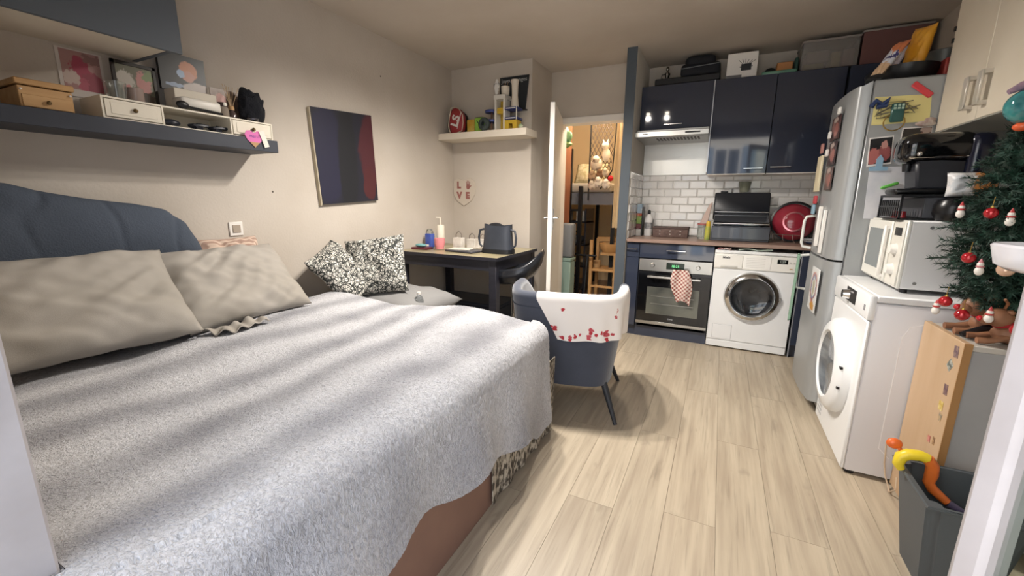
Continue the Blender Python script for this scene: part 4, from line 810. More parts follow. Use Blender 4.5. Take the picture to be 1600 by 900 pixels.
def fleece():
    M = bpy.data.materials.new('grey_fleece'); M.use_nodes = True; N = M.node_tree.nodes; L = M.node_tree.links; P = N['Principled BSDF']
    P.inputs['Roughness'].default_value = .95; P.inputs['Sheen Weight'].default_value = .35; P.inputs['Sheen Roughness'].default_value = .5; P.inputs['Specular IOR Level'].default_value = .1
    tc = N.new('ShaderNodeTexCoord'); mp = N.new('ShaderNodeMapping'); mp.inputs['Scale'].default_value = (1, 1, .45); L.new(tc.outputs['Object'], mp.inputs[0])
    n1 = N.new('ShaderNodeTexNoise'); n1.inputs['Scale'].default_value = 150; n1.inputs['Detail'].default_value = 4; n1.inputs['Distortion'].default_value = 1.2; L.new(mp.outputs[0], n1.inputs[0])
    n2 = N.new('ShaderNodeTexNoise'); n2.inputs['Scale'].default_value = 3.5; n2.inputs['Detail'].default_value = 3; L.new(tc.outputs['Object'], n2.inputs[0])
    wv = N.new('ShaderNodeTexWave'); wv.bands_direction = 'X'; wv.inputs['Scale'].default_value = 1.15; wv.inputs['Distortion'].default_value = 3.5; wv.inputs['Detail'].default_value = 2; L.new(tc.outputs['Object'], wv.inputs[0])  # light and dark bands of wave shading, painted into the fleece colour
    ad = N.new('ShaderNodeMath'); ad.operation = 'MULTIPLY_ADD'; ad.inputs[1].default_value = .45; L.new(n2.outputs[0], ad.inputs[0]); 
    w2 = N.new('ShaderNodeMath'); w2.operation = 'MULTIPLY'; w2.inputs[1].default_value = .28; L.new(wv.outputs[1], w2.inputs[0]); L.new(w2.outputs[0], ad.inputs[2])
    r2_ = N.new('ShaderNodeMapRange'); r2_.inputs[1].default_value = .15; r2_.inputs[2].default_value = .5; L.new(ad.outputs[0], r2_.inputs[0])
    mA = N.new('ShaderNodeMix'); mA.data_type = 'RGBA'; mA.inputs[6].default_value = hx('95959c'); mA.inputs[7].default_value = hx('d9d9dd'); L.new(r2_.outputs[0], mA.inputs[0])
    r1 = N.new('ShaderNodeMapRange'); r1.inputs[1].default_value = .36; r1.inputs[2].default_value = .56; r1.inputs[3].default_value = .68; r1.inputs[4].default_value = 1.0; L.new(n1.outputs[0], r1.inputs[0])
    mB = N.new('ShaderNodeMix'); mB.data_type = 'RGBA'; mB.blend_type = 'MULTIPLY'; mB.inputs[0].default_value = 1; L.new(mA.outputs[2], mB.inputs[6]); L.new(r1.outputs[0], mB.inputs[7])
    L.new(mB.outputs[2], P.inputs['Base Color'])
    b = N.new('ShaderNodeBump'); b.inputs['Strength'].default_value = .8; b.inputs['Distance'].default_value = .012; L.new(n1.outputs[0], b.inputs['Height']); L.new(b.outputs[0], P.inputs['Normal'])
    return M
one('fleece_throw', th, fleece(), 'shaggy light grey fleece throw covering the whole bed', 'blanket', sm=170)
HB = mat('blue_grey_fabric', '4a525f', .9, c2='424a56', vs=4, bump=.3, bs=150)
prof = [(.3, 1.30), (.6, 1.285), (.7, 1.26), (.83, 1.235), (.97, 1.21), (1.08, 1.18), (1.16, 1.12), (1.2, 1.05), (1.225, .97), (1.23, .62)]
def hb(u, v):
    k = u*(len(prof)-1); i = min(int(k), len(prof)-2); f = k-i; y_ = prof[i][0]*(1-f)+prof[i+1][0]*f; zt = prof[i][1]*(1-f)+prof[i+1][1]*f
    a = v*math.pi; zz = .55+(zt-.55)*math.sin(a)**.35 if 0 < v < 1 else .55
    xx = -2.43-.085*math.copysign(abs(math.cos(a))**.6, math.cos(a))*(1 if v > .5 else 1.0)
    fo = noise.noise(Vector((y_*3.5+zz*2, zz*4-y_, v*1.5))); xx += .03*fo*math.sin(a)-.03*max(0, .12-abs(noise.noise(Vector((y_*4.5, zz*3+y_*2, 7)))))*4*math.sin(a); zz += .012*fo*math.sin(a)
    return Vector((max(xx, -2.53), y_, zz))
one('padded_headboard', MB().grid(hb, 110, 50), HB, 'slumping blue grey padded headboard against the left wall', 'headboard', sm=170)
LIN = mat('beige_linen', 'a49e96', .95, c2='9a948b', vs=4, bump=.12, bs=400)
def pillow(label, c, wd, ht, th_, tilt, seed, yawz=0, m=LIN, nm='pillow', group='beige linen pillows', rollz=0, wr=.013):
    M = TR(*c) @ RZ(90+yawz) @ RX(tilt) @ RZ(rollz)
    return one(nm, MB().pillow(wd, ht, th_, M, seed, 60, wr), m, label, 'pillow' if 'pillow' in nm else 'cushion', group, sm=170)
pillow('beige linen pillow nearest the window, leaning on the headboard', (-2.13, .62, .84), .7, .46, .18, 46, 1.3, -4)
pillow('beige linen pillow under the light switch, leaning on the wall', (-2.16, 1.23, .82), .64, .44, .17, 48, 4.1, 4)
one('pillow_flange', MB().sheet(lambda u, v: Vector((-1.985+.1*v+.015*math.sin(u*5), .96+.24*u+.02*v, .658+.012*abs(math.sin(u*9+v*4))+.008*math.sin(u*23+v*6))), 40, 12, .004), LIN, 'crumpled linen edge poking out between the two beige pillows', 'linen', sm=60)
STRIPE = mat('striped_cotton', 'cbb5a4', .9, c2='a58a7c', vs=14, kind='wave', lo=.4, hi=.6)
pillow('striped pinkish cushion wedged behind the pillow by the wall', (-2.44, 1.4, .86), .34, .34, .12, 70, 2.2, 0, STRIPE, 'striped_cushion', None)
def floral():
    M = bpy.data.materials.new('floral_print'); M.use_nodes = True; N = M.node_tree.nodes; L = M.node_tree.links; P = N['Principled BSDF']; P.inputs['Roughness'].default_value = .9
    tc = N.new('ShaderNodeTexCoord'); nz = N.new('ShaderNodeTexNoise'); nz.inputs['Scale'].default_value = 14; L.new(tc.outputs['Object'], nz.inputs[0])
    ma = N.new('ShaderNodeVectorMath'); ma.operation = 'MULTIPLY_ADD'; ma.inputs[1].default_value = (.06,)*3; L.new(nz.outputs['Color'], ma.inputs[0]); L.new(tc.outputs['Object'], ma.inputs[2])
    outs = []
    for sc, th_ in ((26, .07), (60, .1)):
        vo = N.new('ShaderNodeTexVoronoi'); vo.feature = 'DISTANCE_TO_EDGE'; vo.inputs['Scale'].default_value = sc; L.new(ma.outputs[0], vo.inputs[0])
        mr = N.new('ShaderNodeMapRange'); mr.inputs[1].default_value = th_*.6; mr.inputs[2].default_value = th_*1.3; L.new(vo.outputs[0], mr.inputs[0]); outs.append(mr)
    mu = N.new('ShaderNodeMath'); mu.operation = 'MULTIPLY'; L.new(outs[0].outputs[0], mu.inputs[0]); L.new(outs[1].outputs[0], mu.inputs[1])
    mx = N.new('ShaderNodeMix'); mx.data_type = 'RGBA'; mx.inputs[6].default_value = hx('2f3230'); mx.inputs[7].default_value = hx('d6d3ca'); L.new(mu.outputs[0], mx.inputs[0]); L.new(mx.outputs[2], P.inputs['Base Color'])
    return M
FLO = floral()
# ---- grey seat with floral cushions behind the bed
gs_ = thing('grey_pouffe', 'low grey upholstered seat between bed and table', 'seat', (-2.1, 2.4, 0))
part('seat_body', MB().box(-2.5, -1.78, 2.07, 2.68, .03, .4, b=.05, sg=3), mat('mid_grey_fabric', '8a8988', .9, bump=.3, bs=150), gs_, 60)
part('seat_cushion', MB().pillow(.76, .6, .22, TR(-2.13, 2.38, .48), 6, 24, .008), mat('mid_grey_fabric'), gs_, 170)
for x in (-2.44, -1.76):
    for y_ in (2.13, 2.62): part('foot', MB().cyl((x, y_, 0), (x, y_, .04), .02, n=10), BLACK, gs_)
pillow('floral black and white cushion touching the left wall', (-2.3, 2.03, .75), .42, .42, .14, 48, 3.3, 12, FLO, 'floral_cushion', 'floral cushions', 20)
pillow('floral black and white cushion nearer the table', (-2.2, 2.24, .77), .43, .43, .15, 66, 7.7, -62, FLO, 'floral_cushion', 'floral cushions', 8)
bo = thing('water_bottle', 'clear plastic water bottle peeking over the bed edge', 'bottle', (-1.83, 2.25, .487))
part('bottle_body', MB().lathe([(0, 0), (.032, 0), (.033, .01), (.033, .06), (.026, .085), (.012, .1), (.012, .11), (0, .11)], (-1.83, 2.25, .487), n=20), mat('pet_plastic', 'e3e8ea', .08, trans=.9), bo)
part('cap', MB().cyl((-1.83, 2.25, .595), (-1.83, 2.25, .611), .013, n=14), WHITE, bo)
# ================================================================ LEFT WALL
lc = thing('grey_wall_cabinet', 'dark grey wall cabinet above the shelf at the top left', 'cabinet', (-2.34, .65, 1.85))
part('carcass', bx(-2.539, -2.171, .18, 1.11, 1.862, 2.42), CREAM, lc)
part('side_panel', bx(-2.539, -2.171, 1.112, 1.13, 1.86, 2.42), mat('slate_laminate', '565c63', .55), lc)
d_ = part('cabinet_door', bx(-2.17, -2.15, .182, 1.13, 1.842, 2.42, b=.002), mat('slate_laminate'), lc)
part('door_handle', MB().cyl((-2.118, .45, 1.935), (-2.118, .79, 1.935), .006, n=10).cyl((-2.12, .5, 1.935), (-2.148, .5, 1.935), .004, n=8).cyl((-2.12, .75, 1.935), (-2.148, .75, 1.935), .004, n=8), CHROME, d_)
sh = one('dark_shelf', bx(-2.539, -2.29, .19, 1.63, 1.492, 1.556, b=.002), mat('charcoal_shelf', '363a44', .5, c2='2f333d', vs=5), 'thick charcoal floating shelf on the left wall', 'shelf')
SZ = 1.5565
wb = thing('wooden_box', 'small light wooden box with drawer at the left of the shelf', 'box', (-2.4, .73, SZ))
LW = mat('light_wood', 'c19a6b', .55, c2='b58c5c', vs=5, st=(6, .8, 6))
part('box_body', bx(-2.5, -2.315, .655, .80, SZ, SZ+.075, b=.002), LW, wb)
part('box_lid', bx(-2.505, -2.308, .648, .807, SZ+.079, SZ+.1, b=.003), LW, wb)
dd = part('drawer', bx(-2.316, -2.311, .662, .795, SZ+.004, SZ+.046, b=.001), LW, wb); part('knob', MB().ball((-2.304, .728, SZ+.025), .007, 8), mat('bronze', '6d5a3c', .35, .8), dd)
for y_ in (.662, .793): part('corner_pin', MB().ball((-2.312, y_, SZ+.062), .004, 6), WHITE, wb)
og = thing('drawer_organiser', 'long white desktop organiser with two small drawers on the shelf', 'organiser', (-2.4, 1.25, SZ))
WO = mat('off_white_wood', 'e2dac9', .5)
part('carcass', MB().box(-2.5, -2.315, .885, 1.622, SZ, SZ+.007).box(-2.5, -2.315, .885, 1.622, SZ+.083, SZ+.09).box(-2.5, -2.315, .885, .892, SZ+.007, SZ+.083).box(-2.5, -2.315, 1.615, 1.622, SZ+.007, SZ+.083).box(-2.5, -2.315, 1.095, 1.102, SZ+.007, SZ+.083).box(-2.5, -2.315, 1.395, 1.402, SZ+.007, SZ+.083).box(-2.5, -2.494, .892, 1.615, SZ+.007, SZ+.083), WO, og)
for (a, b) in ((.895, 1.092), (1.405, 1.612)):
    dd = part('drawer', bx(-2.48, -2.313, a, b, SZ+.01, SZ+.08, b=.0015), WO, og)
    part('drawer_panel', bx(-2.3135, -2.311, a+.018, b-.018, SZ+.022, SZ+.068, b=.001), WO, dd)
    part('knob', MB().ball((-2.304, (a+b)/2, SZ+.045), .009, 8), mat('bronze'), dd)
tl = thing('heart_tag', 'pink paper heart with writing hanging from the right organiser drawer', 'tag', (-2.295, 1.5, SZ-.035))
heart = [(0, -.05), (-.04, -.012), (-.05, .012), (-.04, .032), (-.02, .036), (0, .024), (.02, .036), (.04, .032), (.05, .012), (.04, -.012)]
part('heart', MB().prism([(1.495+a, SZ+.0+b) for a, b in heart], 'x', -2.2885, -2.2865), mat('hot_pink', 'd873b0', .7), tl)
part('lettering', MB().text('merci', .024, TR(-2.286, 1.495, SZ+.008) @ FACE_PX, .0004), mat('purple_ink', '6a3a8c', .6), tl)
part('kraft_tip', MB().prism([(1.495, SZ-.05), (1.467, SZ-.023), (1.523, SZ-.023)], 'x', -2.2863, -2.2858), mat('kraft', 'b8936c', .8), tl)
part('string', MB().tube([(-2.3, 1.508, SZ+.045), (-2.289, 1.5, SZ+.03)], .0012, 4), mat('kraft'), tl)
one('white_tag', MB().obox(TR(-2.283, 1.547, SZ-.002) @ RX(18), .0015, .028, .085), mat('card_white', 'e4e0d6', .7), 'small white cardboard tag hanging next to the pink heart', 'tag')
for k, (lb, nm) in enumerate((('dark round compact at the left of the open organiser slot', 'compact_case'), ('black coiled bracelet in the middle of the organiser slot', 'coiled_bracelet'), ('blue black sunglasses at the right of the organiser slot', 'folded_sunglasses'))):
    y_ = 1.15+k*.09
    one(nm, MB().ball((-2.37+.02*math.sin(k*3), y_, SZ+.026), (.03, .04, .018), 8) if k == 0 else MB().tube([(-2.36+.02*math.cos(a*.9), y_+.035*math.sin(a*.9)+.004*a, SZ+.016+.002*a) for a in range(12)], .008, 6), mat('trinket_dark', '20232e', .4), lb, 'accessory')
OT = SZ+.0905
# photos against the wall
def wall_pic(nm, label, y0, y1, z0, z1, x, m, th_=.004, cat='picture', lean=0):
    return one(nm, MB().add(MB().box(-th_/2, th_/2, y0-(y0+y1)/2, y1-(y0+y1)/2, z0-(z0+z1)/2, z1-(z0+z1)/2), TR(x, (y0+y1)/2, (z0+z1)/2)), m, label, cat)
pk = thing('pink_print', 'pink toned print with white border on the wall above the wooden box', 'picture', (-2.52, .92, 1.66))
part('paper', bx(-2.5385, -2.536, .848, .998, 1.66, 1.85), mat('print_border', 'cfc6be', .7), pk)
part('image', bx(-2.536, -2.5355, .86, .988, 1.69, 1.845), pic('pink_image', 'a9807c', [(.45, .55, .25, .35, 'a8485c'), (.75, .2, .3, .3, '9a4a58'), (.2, .3, .22, .18, 'c8b4aa'), (.5, .1, .14, .2, 'b25a6a'), (.8, .85, .3, .12, '8d6a68')], 'yz', nz=.35, ns=7), pk)
fp = thing('framed_photo', 'small dark framed photo standing on the organiser', 'picture frame', (-2.47, 1.1, OT))
for a in ((1.01, 1.022, OT+.03, 1.84), (1.163, 1.175, OT+.0, 1.835)): part('frame_side', bx(-2.5, -2.488, *a[:2], OT, 1.84), mat('frame_black', '2a2420', .35), fp)
part('frame_top', bx(-2.5, -2.488, 1.01, 1.175, 1.826, 1.84), mat('frame_black'), fp); part('frame_bottom', bx(-2.5, -2.488, 1.01, 1.175, OT, OT+.016), mat('frame_black'), fp)
part('image', bx(-2.496, -2.493, 1.02, 1.166, OT+.012, 1.828), pic('pet_image', '6d6a58', [(.25, .6, .24, .24, 'b9b2a8'), (.3, .42, .08, .1, 'c07f7c'), (.72, .62, .2, .3, 'b9827c'), (.6, .2, .4, .16, '54483c'), (.85, .8, .15, .15, '7c8a60')], 'yz'), fp)
cv = thing('baby_canvas', 'dark canvas photo of a red-haired child propped on the organiser', 'picture', (-2.46, 1.3, OT))
part('canvas', bx(-2.5, -2.482, 1.19, 1.395, OT+.11, 1.93), pic('baby_image', '1c1e20', [(.62, .62, .2, .24, 'b87a58'), (.6, .45, .13, .16, 'b88472'), (.45, .5, .08, .12, '9ab0cc'), (.8, .12, .35, .2, 'b5aaa4'), (.3, .16, .2, .06, '8c9cb4')], 'yz', nz=.1), cv)
part('easel_back', bx(-2.52, -2.5, 1.25, 1.33, OT, 1.8), mat('frame_black'), cv)
part('paper_stack', bx(-2.49, -2.4, 1.2, 1.39, OT, OT+.108, b=.002), mat('paper_cream', 'd9d1c3', .8), cv)
sp_ = one('baby_photo', MB().box(-2.47, -2.465, 1.4, 1.55, OT, OT+.16), pic('infant_image', '8f7a6c', [(.35, .65, .18, .22, 'c58f84'), (.2, .3, .2, .2, '86b0a0'), (.75, .5, .25, .45, '6d5a4c')], 'yz', nz=.15), 'small photo of a baby behind the reed diffuser', 'picture')
rd_ = thing('reed_diffuser', 'glass reed diffuser with thin sticks on the organiser', 'diffuser', (-2.4, 1.46, OT))
part('flask', MB().lathe([(0, 0), (.022, 0), (.024, .03), (.014, .045), (.012, .06), (0, .06)], (-2.4, 1.46, OT), n=16), mat('amber_flask', '4a3c3a', .15, coat=.3), rd_)
part('collar', MB().cyl((-2.4, 1.46, OT+.05), (-2.4, 1.46, OT+.07), .014, n=12), mat('light_wood'), rd_)
for k in range(6): part('reed', MB().cyl((-2.4, 1.46, OT+.05), (-2.4+.02*math.cos(k), 1.46+(-.045+.018*k), OT+.17), .0016, n=5), mat('reed', 'b39a7c', .8), rd_)
wt = thing('watch_stand', 'wristwatch wrapped around a taupe cushion on the organiser', 'watch', (-2.38, 1.405, OT))
part('cushion', MB().lathe([(0, 0), (.025, 0), (.026, .04), (.02, .06), (0, .065)], (-2.38, 1.405, OT), n=16), mat('taupe', '83786c', .8), wt)
part('strap', MB().lathe([(.021, .055), (.024, .055), (.023, .075), (.02, .075)], (-2.38, 1.405, OT), n=18), mat('brown_leather', '3b2c28', .5), wt)
part('dial', MB().ball((-2.358, 1.405, OT+.066), (.004, .01, .01), 8), mat('ivory_dial', 'e6e2d8', .3), wt)
gj = one('glass_tumbler', MB().lathe([(0, 0), (.032, 0), (.036, .07), (.034, .07), (.03, .006), (0, .006)], (-2.37, .965, OT), n=20), mat('jar_glass'), 'clear ribbed glass tumbler at the left end of the organiser', 'glass')
gj2 = one('glass_candle', MB().lathe([(0, 0), (.03, 0), (.03, .06), (.0, .06)], (-2.38, 1.035, OT), n=18), mat('pinkish_glass', 'b9a59c', .15, trans=.4), 'pinkish glass candle holder in front of the framed photo', 'candle')
sg = thing('white_case', 'white glasses case with dark sunglasses lying on the organiser', 'glasses case', (-2.37, 1.25, OT))
part('case', MB().box(-2.42, -2.33, 1.19, 1.37, OT+.012, OT+.062, b=.012, sg=2), mat('case_white', 'd9d4ca', .4), sg, 60)
part('sunglasses', MB().ball((-2.325, 1.19, OT+.02), (.012, .028, .018), 8).tube([(-2.325, 1.2, OT+.014), (-2.322, 1.3, OT+.01), (-2.33, 1.37, OT+.008)], .006, 6), BLACK, sg)
def hatfn(u, v):
    a, b = 6.283*u, (v-.5)*3.12; q = Vector((.05*abs(math.cos(b))**.5*math.cos(a), .066*abs(math.cos(b))**.5*math.sin(a)*(1-.14*math.sin(b)), .085+.085*math.copysign(abs(math.sin(b))**.75, math.sin(b))))
    return q*(1+.16*noise.noise(q*38)*min(1, q.z*30))+Vector((-2.4, 1.57, OT))
one('black_wool_hat', MB().grid(hatfn, 70, 44, cu=True), mat('black_knit', '14161d', .95, bump=.6, bs=160), 'black knitted hat standing at the right end of the organiser', 'hat', sm=170)
one('ring_dish', MB().tube([(-2.335+.022*math.cos(a*.3927), 1.53+.025*math.sin(a*.3927), OT+.012) for a in range(16)], .006, 6, True), mat('silver_jewel', '6c6e78', .2, .9), 'small dark ring bracelet in front of the black hat', 'bracelet')
sw = thing('light_switch', 'white wall switch above the right beige pillow', 'switch', (LWX, 1.485, 1.02))
part('plate', bx(-2.5395, -2.531, 1.447, 1.525, 1.022, 1.103, b=.003), WHITE, sw); part('rocker', bx(-2.532, -2.527, 1.463, 1.509, 1.04, 1.085, b=.002), mat('rocker_grey', 'a89c8e', .5), sw)
# painting, slightly crooked
pa = thing('painting', 'dark abstract canvas with a maroon edge hanging on the left wall', 'painting', (-2.5, 2.33, 1.2))
q_ = [(2.045, 1.84), (2.595, 1.876), (2.622, 1.232), (2.085, 1.2)]
part('canvas', MB().prism(q_, 'x', -2.539, -2.512), pic('abstract_image', '22222d', [(.9, .6, .2, .42, '4a2229'), (.86, .25, .12, .2, '4c2226'), (.2, .5, .25, .5, '25253a'), (.5, .5, .16, .6, '1e1f24')], 'yz', nz=.12, ns=5, r=.5), pa)
part('stretcher_edge', MB().prism([(2.036, 1.832), (2.045, 1.84), (2.085, 1.2), (2.074, 1.19)], 'x', -2.539, -2.515), mat('canvas_edge', 'b0a590', .8), pa)
for lb, y_, z_ in (('tiny hole in the plaster right of the light switch', 1.74, 1.28), ('tiny scuff on the left wall near the ceiling', 2.75, 2.2)): one('wall_mark', MB().ball((LWX+.001, y_, z_), (.002, .006, .006), 6), mat('mark_grey', '5c544c', .9), lb, 'mark')
# ================================================================ BACK CORNER: shelf, sign, table
bs = one('white_corner_shelf', MB().box(-2.538, -1.6, 3.5, 3.749, 1.808, 1.868, b=.003), mat('shelf_cream', 'ddd3c3', .5), 'white floating shelf in the back corner', 'shelf')
QZ = 1.8685
hm = thing('red_helmet_bag', 'red and black helmet bag with white lettering at the left of the shelf', 'bag', (-2.42, 3.62, QZ))
sh_ = [(-2.43, 0), (-2.37, -.0), (-2.3, .02), (-2.285, .09), (-2.29, .16), (-2.33, .22), (-2.38, .24), (-2.42, .23), (-2.44, .15), (-2.455, .07)]
part('front_shell', MB().prism([(x, QZ+z) for x, z in sh_], 'y', 3.56, 3.62, .012), mat('red_vinyl', '8f2a2f', .4, c2='9c3338', vs=5), hm, 60)
part('back_shell', MB().prism([(x-.04+.02*(z > .1), QZ+z*.97) for x, z in sh_], 'y', 3.62, 3.72, .02), mat('black_vinyl', '15171a', .45), hm, 60)
part('edging', MB().tube([(x, 3.556, QZ+z+.002) for x, z in sh_], .004, 6, True), mat('cream_piping', 'c9bda8', .6), hm)
part('lettering', MB().text('LS', .11, TR(-2.372, 3.556, QZ+.115) @ FACE_MY @ RZ(72), .001, .004), mat('white_print', 'd8d0cc', .6), hm)
part('stripe', MB().obox(TR(-2.33, 3.556, QZ+.12) @ RY(18), .006, .003, .16), mat('white_print'), hm)
for k, (lb, x0, x1, hh, c) in enumerate((('yellow box beside the red helmet bag', -2.27, -2.185, .125, 'b9902c'), ('olive green card box behind the green clock', -2.18, -2.1, .14, '5c6a34'))): one('game_box', bx(x0, x1, 3.6, 3.68, QZ, QZ+hh, b=.002), mat('game_'+c, c, .5, c2='d2b860' if k == 0 else '3e4a26', vs=9), lb, 'box')
ck = thing('green_alarm_clock', 'lime green clock face on the corner shelf', 'clock', (-2.12, 3.57, QZ))
part('case', MB().box(-2.165, -2.05, 3.56, 3.592, QZ, QZ+.13, b=.012, sg=2), mat('lime', '86b046', .4), ck, 60)
part('hand', MB().cyl((-2.11, 3.556, QZ+.07), (-2.135, 3.556, QZ+.1), .004, n=6), mat('dark_green'), ck); part('hand', MB().cyl((-2.11, 3.556, QZ+.07), (-2.105, 3.556, QZ+.09), .004, n=6), mat('dark_green'), ck)
one('toy_racing_wheel', MB().lathe([(.02, -.02), (.04, -.024), (.056, -.014), (.059, 0), (.056, .014), (.04, .024), (.02, .02)], (-2.04, 3.53, QZ+.06), (.15, 1, 0), 28), mat('tyre_black', '2c3432', .7, c2='48534f', vs=30), 'dark round toy wheel in front of the green clock', 'toy', sm=50)
tw_ = thing('toy_garage', 'white blue and yellow toy garage tower on the corner shelf', 'toy', (-1.87, 3.6, QZ))
TW = mat('toy_white', 'd8d4cc', .5); TBL = mat('toy_blue', '35407c', .4); TYL = mat('toy_gold', 'c9a634', .45)
part('tower_post', bx(-1.955, -1.935, 3.57, 3.68, QZ, QZ+.28, b=.002), TW, tw_); part('tower_post', bx(-1.865, -1.845, 3.57, 3.68, QZ, QZ+.28, b=.002), TW, tw_)
part('tower_back', bx(-1.935, -1.865, 3.66, 3.68, QZ, QZ+.28), TYL, tw_); part('lift_cab', bx(-1.932, -1.868, 3.58, 3.64, QZ+.15, QZ+.2, b=.003), TYL, tw_)
part('tower_top', bx(-1.96, -1.84, 3.565, 3.685, QZ+.27, QZ+.31, b=.003), TW, tw_)
for z in (.09, .175):
    part('deck', MB().box(-1.845, -1.72, 3.56, 3.69, QZ+z, QZ+z+.022, b=.008, sg=2), TBL, tw_); part('deck_plate', bx(-1.83, -1.735, 3.5585, 3.56, QZ+z+.006, QZ+z+.014), TW, tw_)
    part('ramp', MB().lathe([(.02, 0), (.06, 0), (.062, .012), (.06, .022), (.02, .022)], (-2.01, 3.62, QZ+z-.006), n=20), TBL, tw_)
part('ramp_post', MB().cyl((-2.01, 3.62, QZ), (-2.01, 3.62, QZ+.19), .008, n=8), mat('toy_brown', '7a5440', .6), tw_)
part('office', MB().box(-1.845, -1.805, 3.565, 3.66, QZ, QZ+.085).box(-1.765, -1.725, 3.565, 3.66, QZ, QZ+.085).box(-1.805, -1.765, 3.565, 3.66, QZ+.055, QZ+.085), TYL, tw_)
part('side_post', bx(-1.73, -1.722, 3.56, 3.57, QZ+.085, QZ+.2), TW, tw_)
ch = thing('chalkboard', 'small black slate with white handwriting leaning on the wall', 'slate', (-1.84, 3.72, QZ+.2))
part('slate', MB().prism([(-1.985, QZ+.2), (-1.72, QZ+.2), (-1.685, QZ+.495), (-1.985, QZ+.495)], 'y', 3.735, 3.747), mat('slate_black', '22262a', .7, c2='2b2f33', vs=6), ch)
part('chalk_writing', MB().text('Joyeux  anges', .048, TR(-1.835, 3.7335, QZ+.462) @ FACE_MY, .0006), mat('chalk', 'b8bcbc', .9), ch)
part('ledge', bx(-1.985, -1.7, 3.70, 3.748, QZ+.19, QZ+.2), mat('frame_black'), ch)
one('flower_vase', MB().lathe([(0, 0), (.034, 0), (.036, .01), (.027, .1), (.03, .19), (.037, .23), (.034, .232), (.026, .19), (.022, .1), (.028, .02), (0, .016)], (-1.77, 3.62, QZ+.198), n=24), mat('ivory_vase', 'dbd2c4', .5), 'tall ivory vase standing on the toy garage roof', 'vase')
pc = thing('pencil_cup', 'ivory cup with pencils on top of the toy garage tower', 'cup', (-1.87, 3.62, QZ+.31))
part('cup', MB().lathe([(0, 0), (.036, 0), (.04, .075), (.037, .075), (.033, .006), (0, .006)], (-1.872, 3.63, QZ+.311), n=20), mat('ivory_vase'), pc)
for k in range(5): part('pencil', MB().cyl((-1.872+.01*math.cos(k*1.3), 3.63+.01*math.sin(k*1.3), QZ+.318), (-1.872+.026*math.cos(k*1.3), 3.63+.026*math.sin(k*1.3), QZ+.42), .003, n=6), mat('pencil_'+str(k % 2), ('8a6a4a', '4a4a52')[k % 2], .5), pc)
one('rocket_cutout', MB().prism([(-1.94, QZ+.312), (-1.92, QZ+.312), (-1.905, QZ+.37), (-1.9, QZ+.4), (-1.91, QZ+.41), (-1.92, QZ+.44), (-1.935, QZ+.44), (-1.945, QZ+.41), (-1.96, QZ+.395), (-1.952, QZ+.36)], 'y', 3.568, 3.574), mat('cutout_white', 'd8d6d2', .6, c2='55565a', vs=25, lo=.55, hi=.62), 'small white cut-out figure standing on the tower front edge', 'figure')
one('toy_frog', MB().ball((-1.68, 3.56, QZ+.022), (.024, .02, .022), 8), mat('frog_green', '8fae7c', .5, c2='c9c4b4', vs=40), 'tiny green toy at the right end of the corner shelf', 'toy')
# LOVE plaque
lv = thing('love_plaque', 'pale heart plaque spelling love with a handprint on the back wall', 'sign', (-2.45, 3.74, 1.2))
lc_ = (-2.405, 1.335)
hp = [(0, -.155), (-.09, -.1), (-.135, -.03), (-.142, .05), (-.125, .1), (-.085, .125), (-.04, .118), (0, .1), (.04, .118), (.085, .125), (.125, .1), (.142, .05), (.135, -.03), (.09, -.1)]
part('heart', MB().prism([(max(lc_[0]+a, -2.536), lc_[1]+b) for a, b in hp], 'y', 3.738, 3.7495, .003), mat('plaque_cream', 'c3b8aa', .7), lv)
RB = mat('rust_print', '93605a', .7)
for chx, dx, dz in (('L', -.06, .055), ('V', -.055, -.048), ('E', .045, -.05)): part('letter', MB().text(chx, .088, TR(lc_[0]+dx, 3.7372, lc_[1]+dz) @ FACE_MY, .0008, .006), RB, lv)
hnd = MB().add(MB().lathe([(0, -.001), (1, -.001), (1, .001), (0, .001)], n=18), TR(lc_[0]+.052, 3.7372, lc_[1]+.04) @ FACE_MY @ Matrix.Diagonal((.022, .026, 1, 1)))
for a, l, o in ((10, .036, -.016), (4, .046, -.006), (-4, .044, .005), (-12, .034, .015)): hnd.add(MB().box(-.0038, .0038, -.001, .001, 0, l, b=.0006), TR(lc_[0]+.052+o, 3.7372, lc_[1]+.056) @ RY(-a))
hnd.add(MB().box(-.0045, .0045, -.001, .001, 0, .036), TR(lc_[0]+.064, 3.7372, lc_[1]+.03) @ RY(48))
part('handprint', hnd, RB, lv)
# table
TT = .80
tb = thing('dining_table', 'dark square table with pale worn top in the back corner', 'table', (-2.03, 3.2, 0))
part('tabletop', bx(-2.53, -1.52, 2.82, 3.6, TT-.022, TT, b=.003), mat('worn_top', 'a89d7c', .3, c2='8a8068', vs=5), tb)
part('top_edge', MB().box(-2.533, -1.517, 2.814, 2.82, TT-.024, TT+.001).box(-1.52, -1.514, 2.814, 3.604, TT-.024, TT+.001), DARK, tb)
for a in ((-2.51, -1.54, 2.835, 2.86, TT-.11, TT-.022), (-2.51, -1.54, 3.56, 3.585, TT-.11, TT-.022), (-2.51, -2.485, 2.86, 3.56, TT-.11, TT-.022), (-1.565, -1.54, 2.86, 3.56, TT-.11, TT-.022)): part('apron', bx(*a), DARK, tb)
for x in (-2.515, -1.6):
    for y_ in (2.83, 3.53): part('leg', bx(x, x+.065, y_, y_+.065, 0, TT-.022, b=.003), DARK, tb)
bx_ = thing('storage_chest', 'dark low chest standing under the table', 'chest', (-2.05, 3.3, 0))
part('chest_body', bx(-2.4, -1.68, 3.15, 3.5, .01, .3, b=.01), mat('dark_blue_box', '262b38', .6), bx_); part('chest_lid', bx(-2.41, -1.67, 3.14, 3.51, .302, .33, b=.008), mat('dark_blue_box'), bx_)
TTZ = TT+.0015
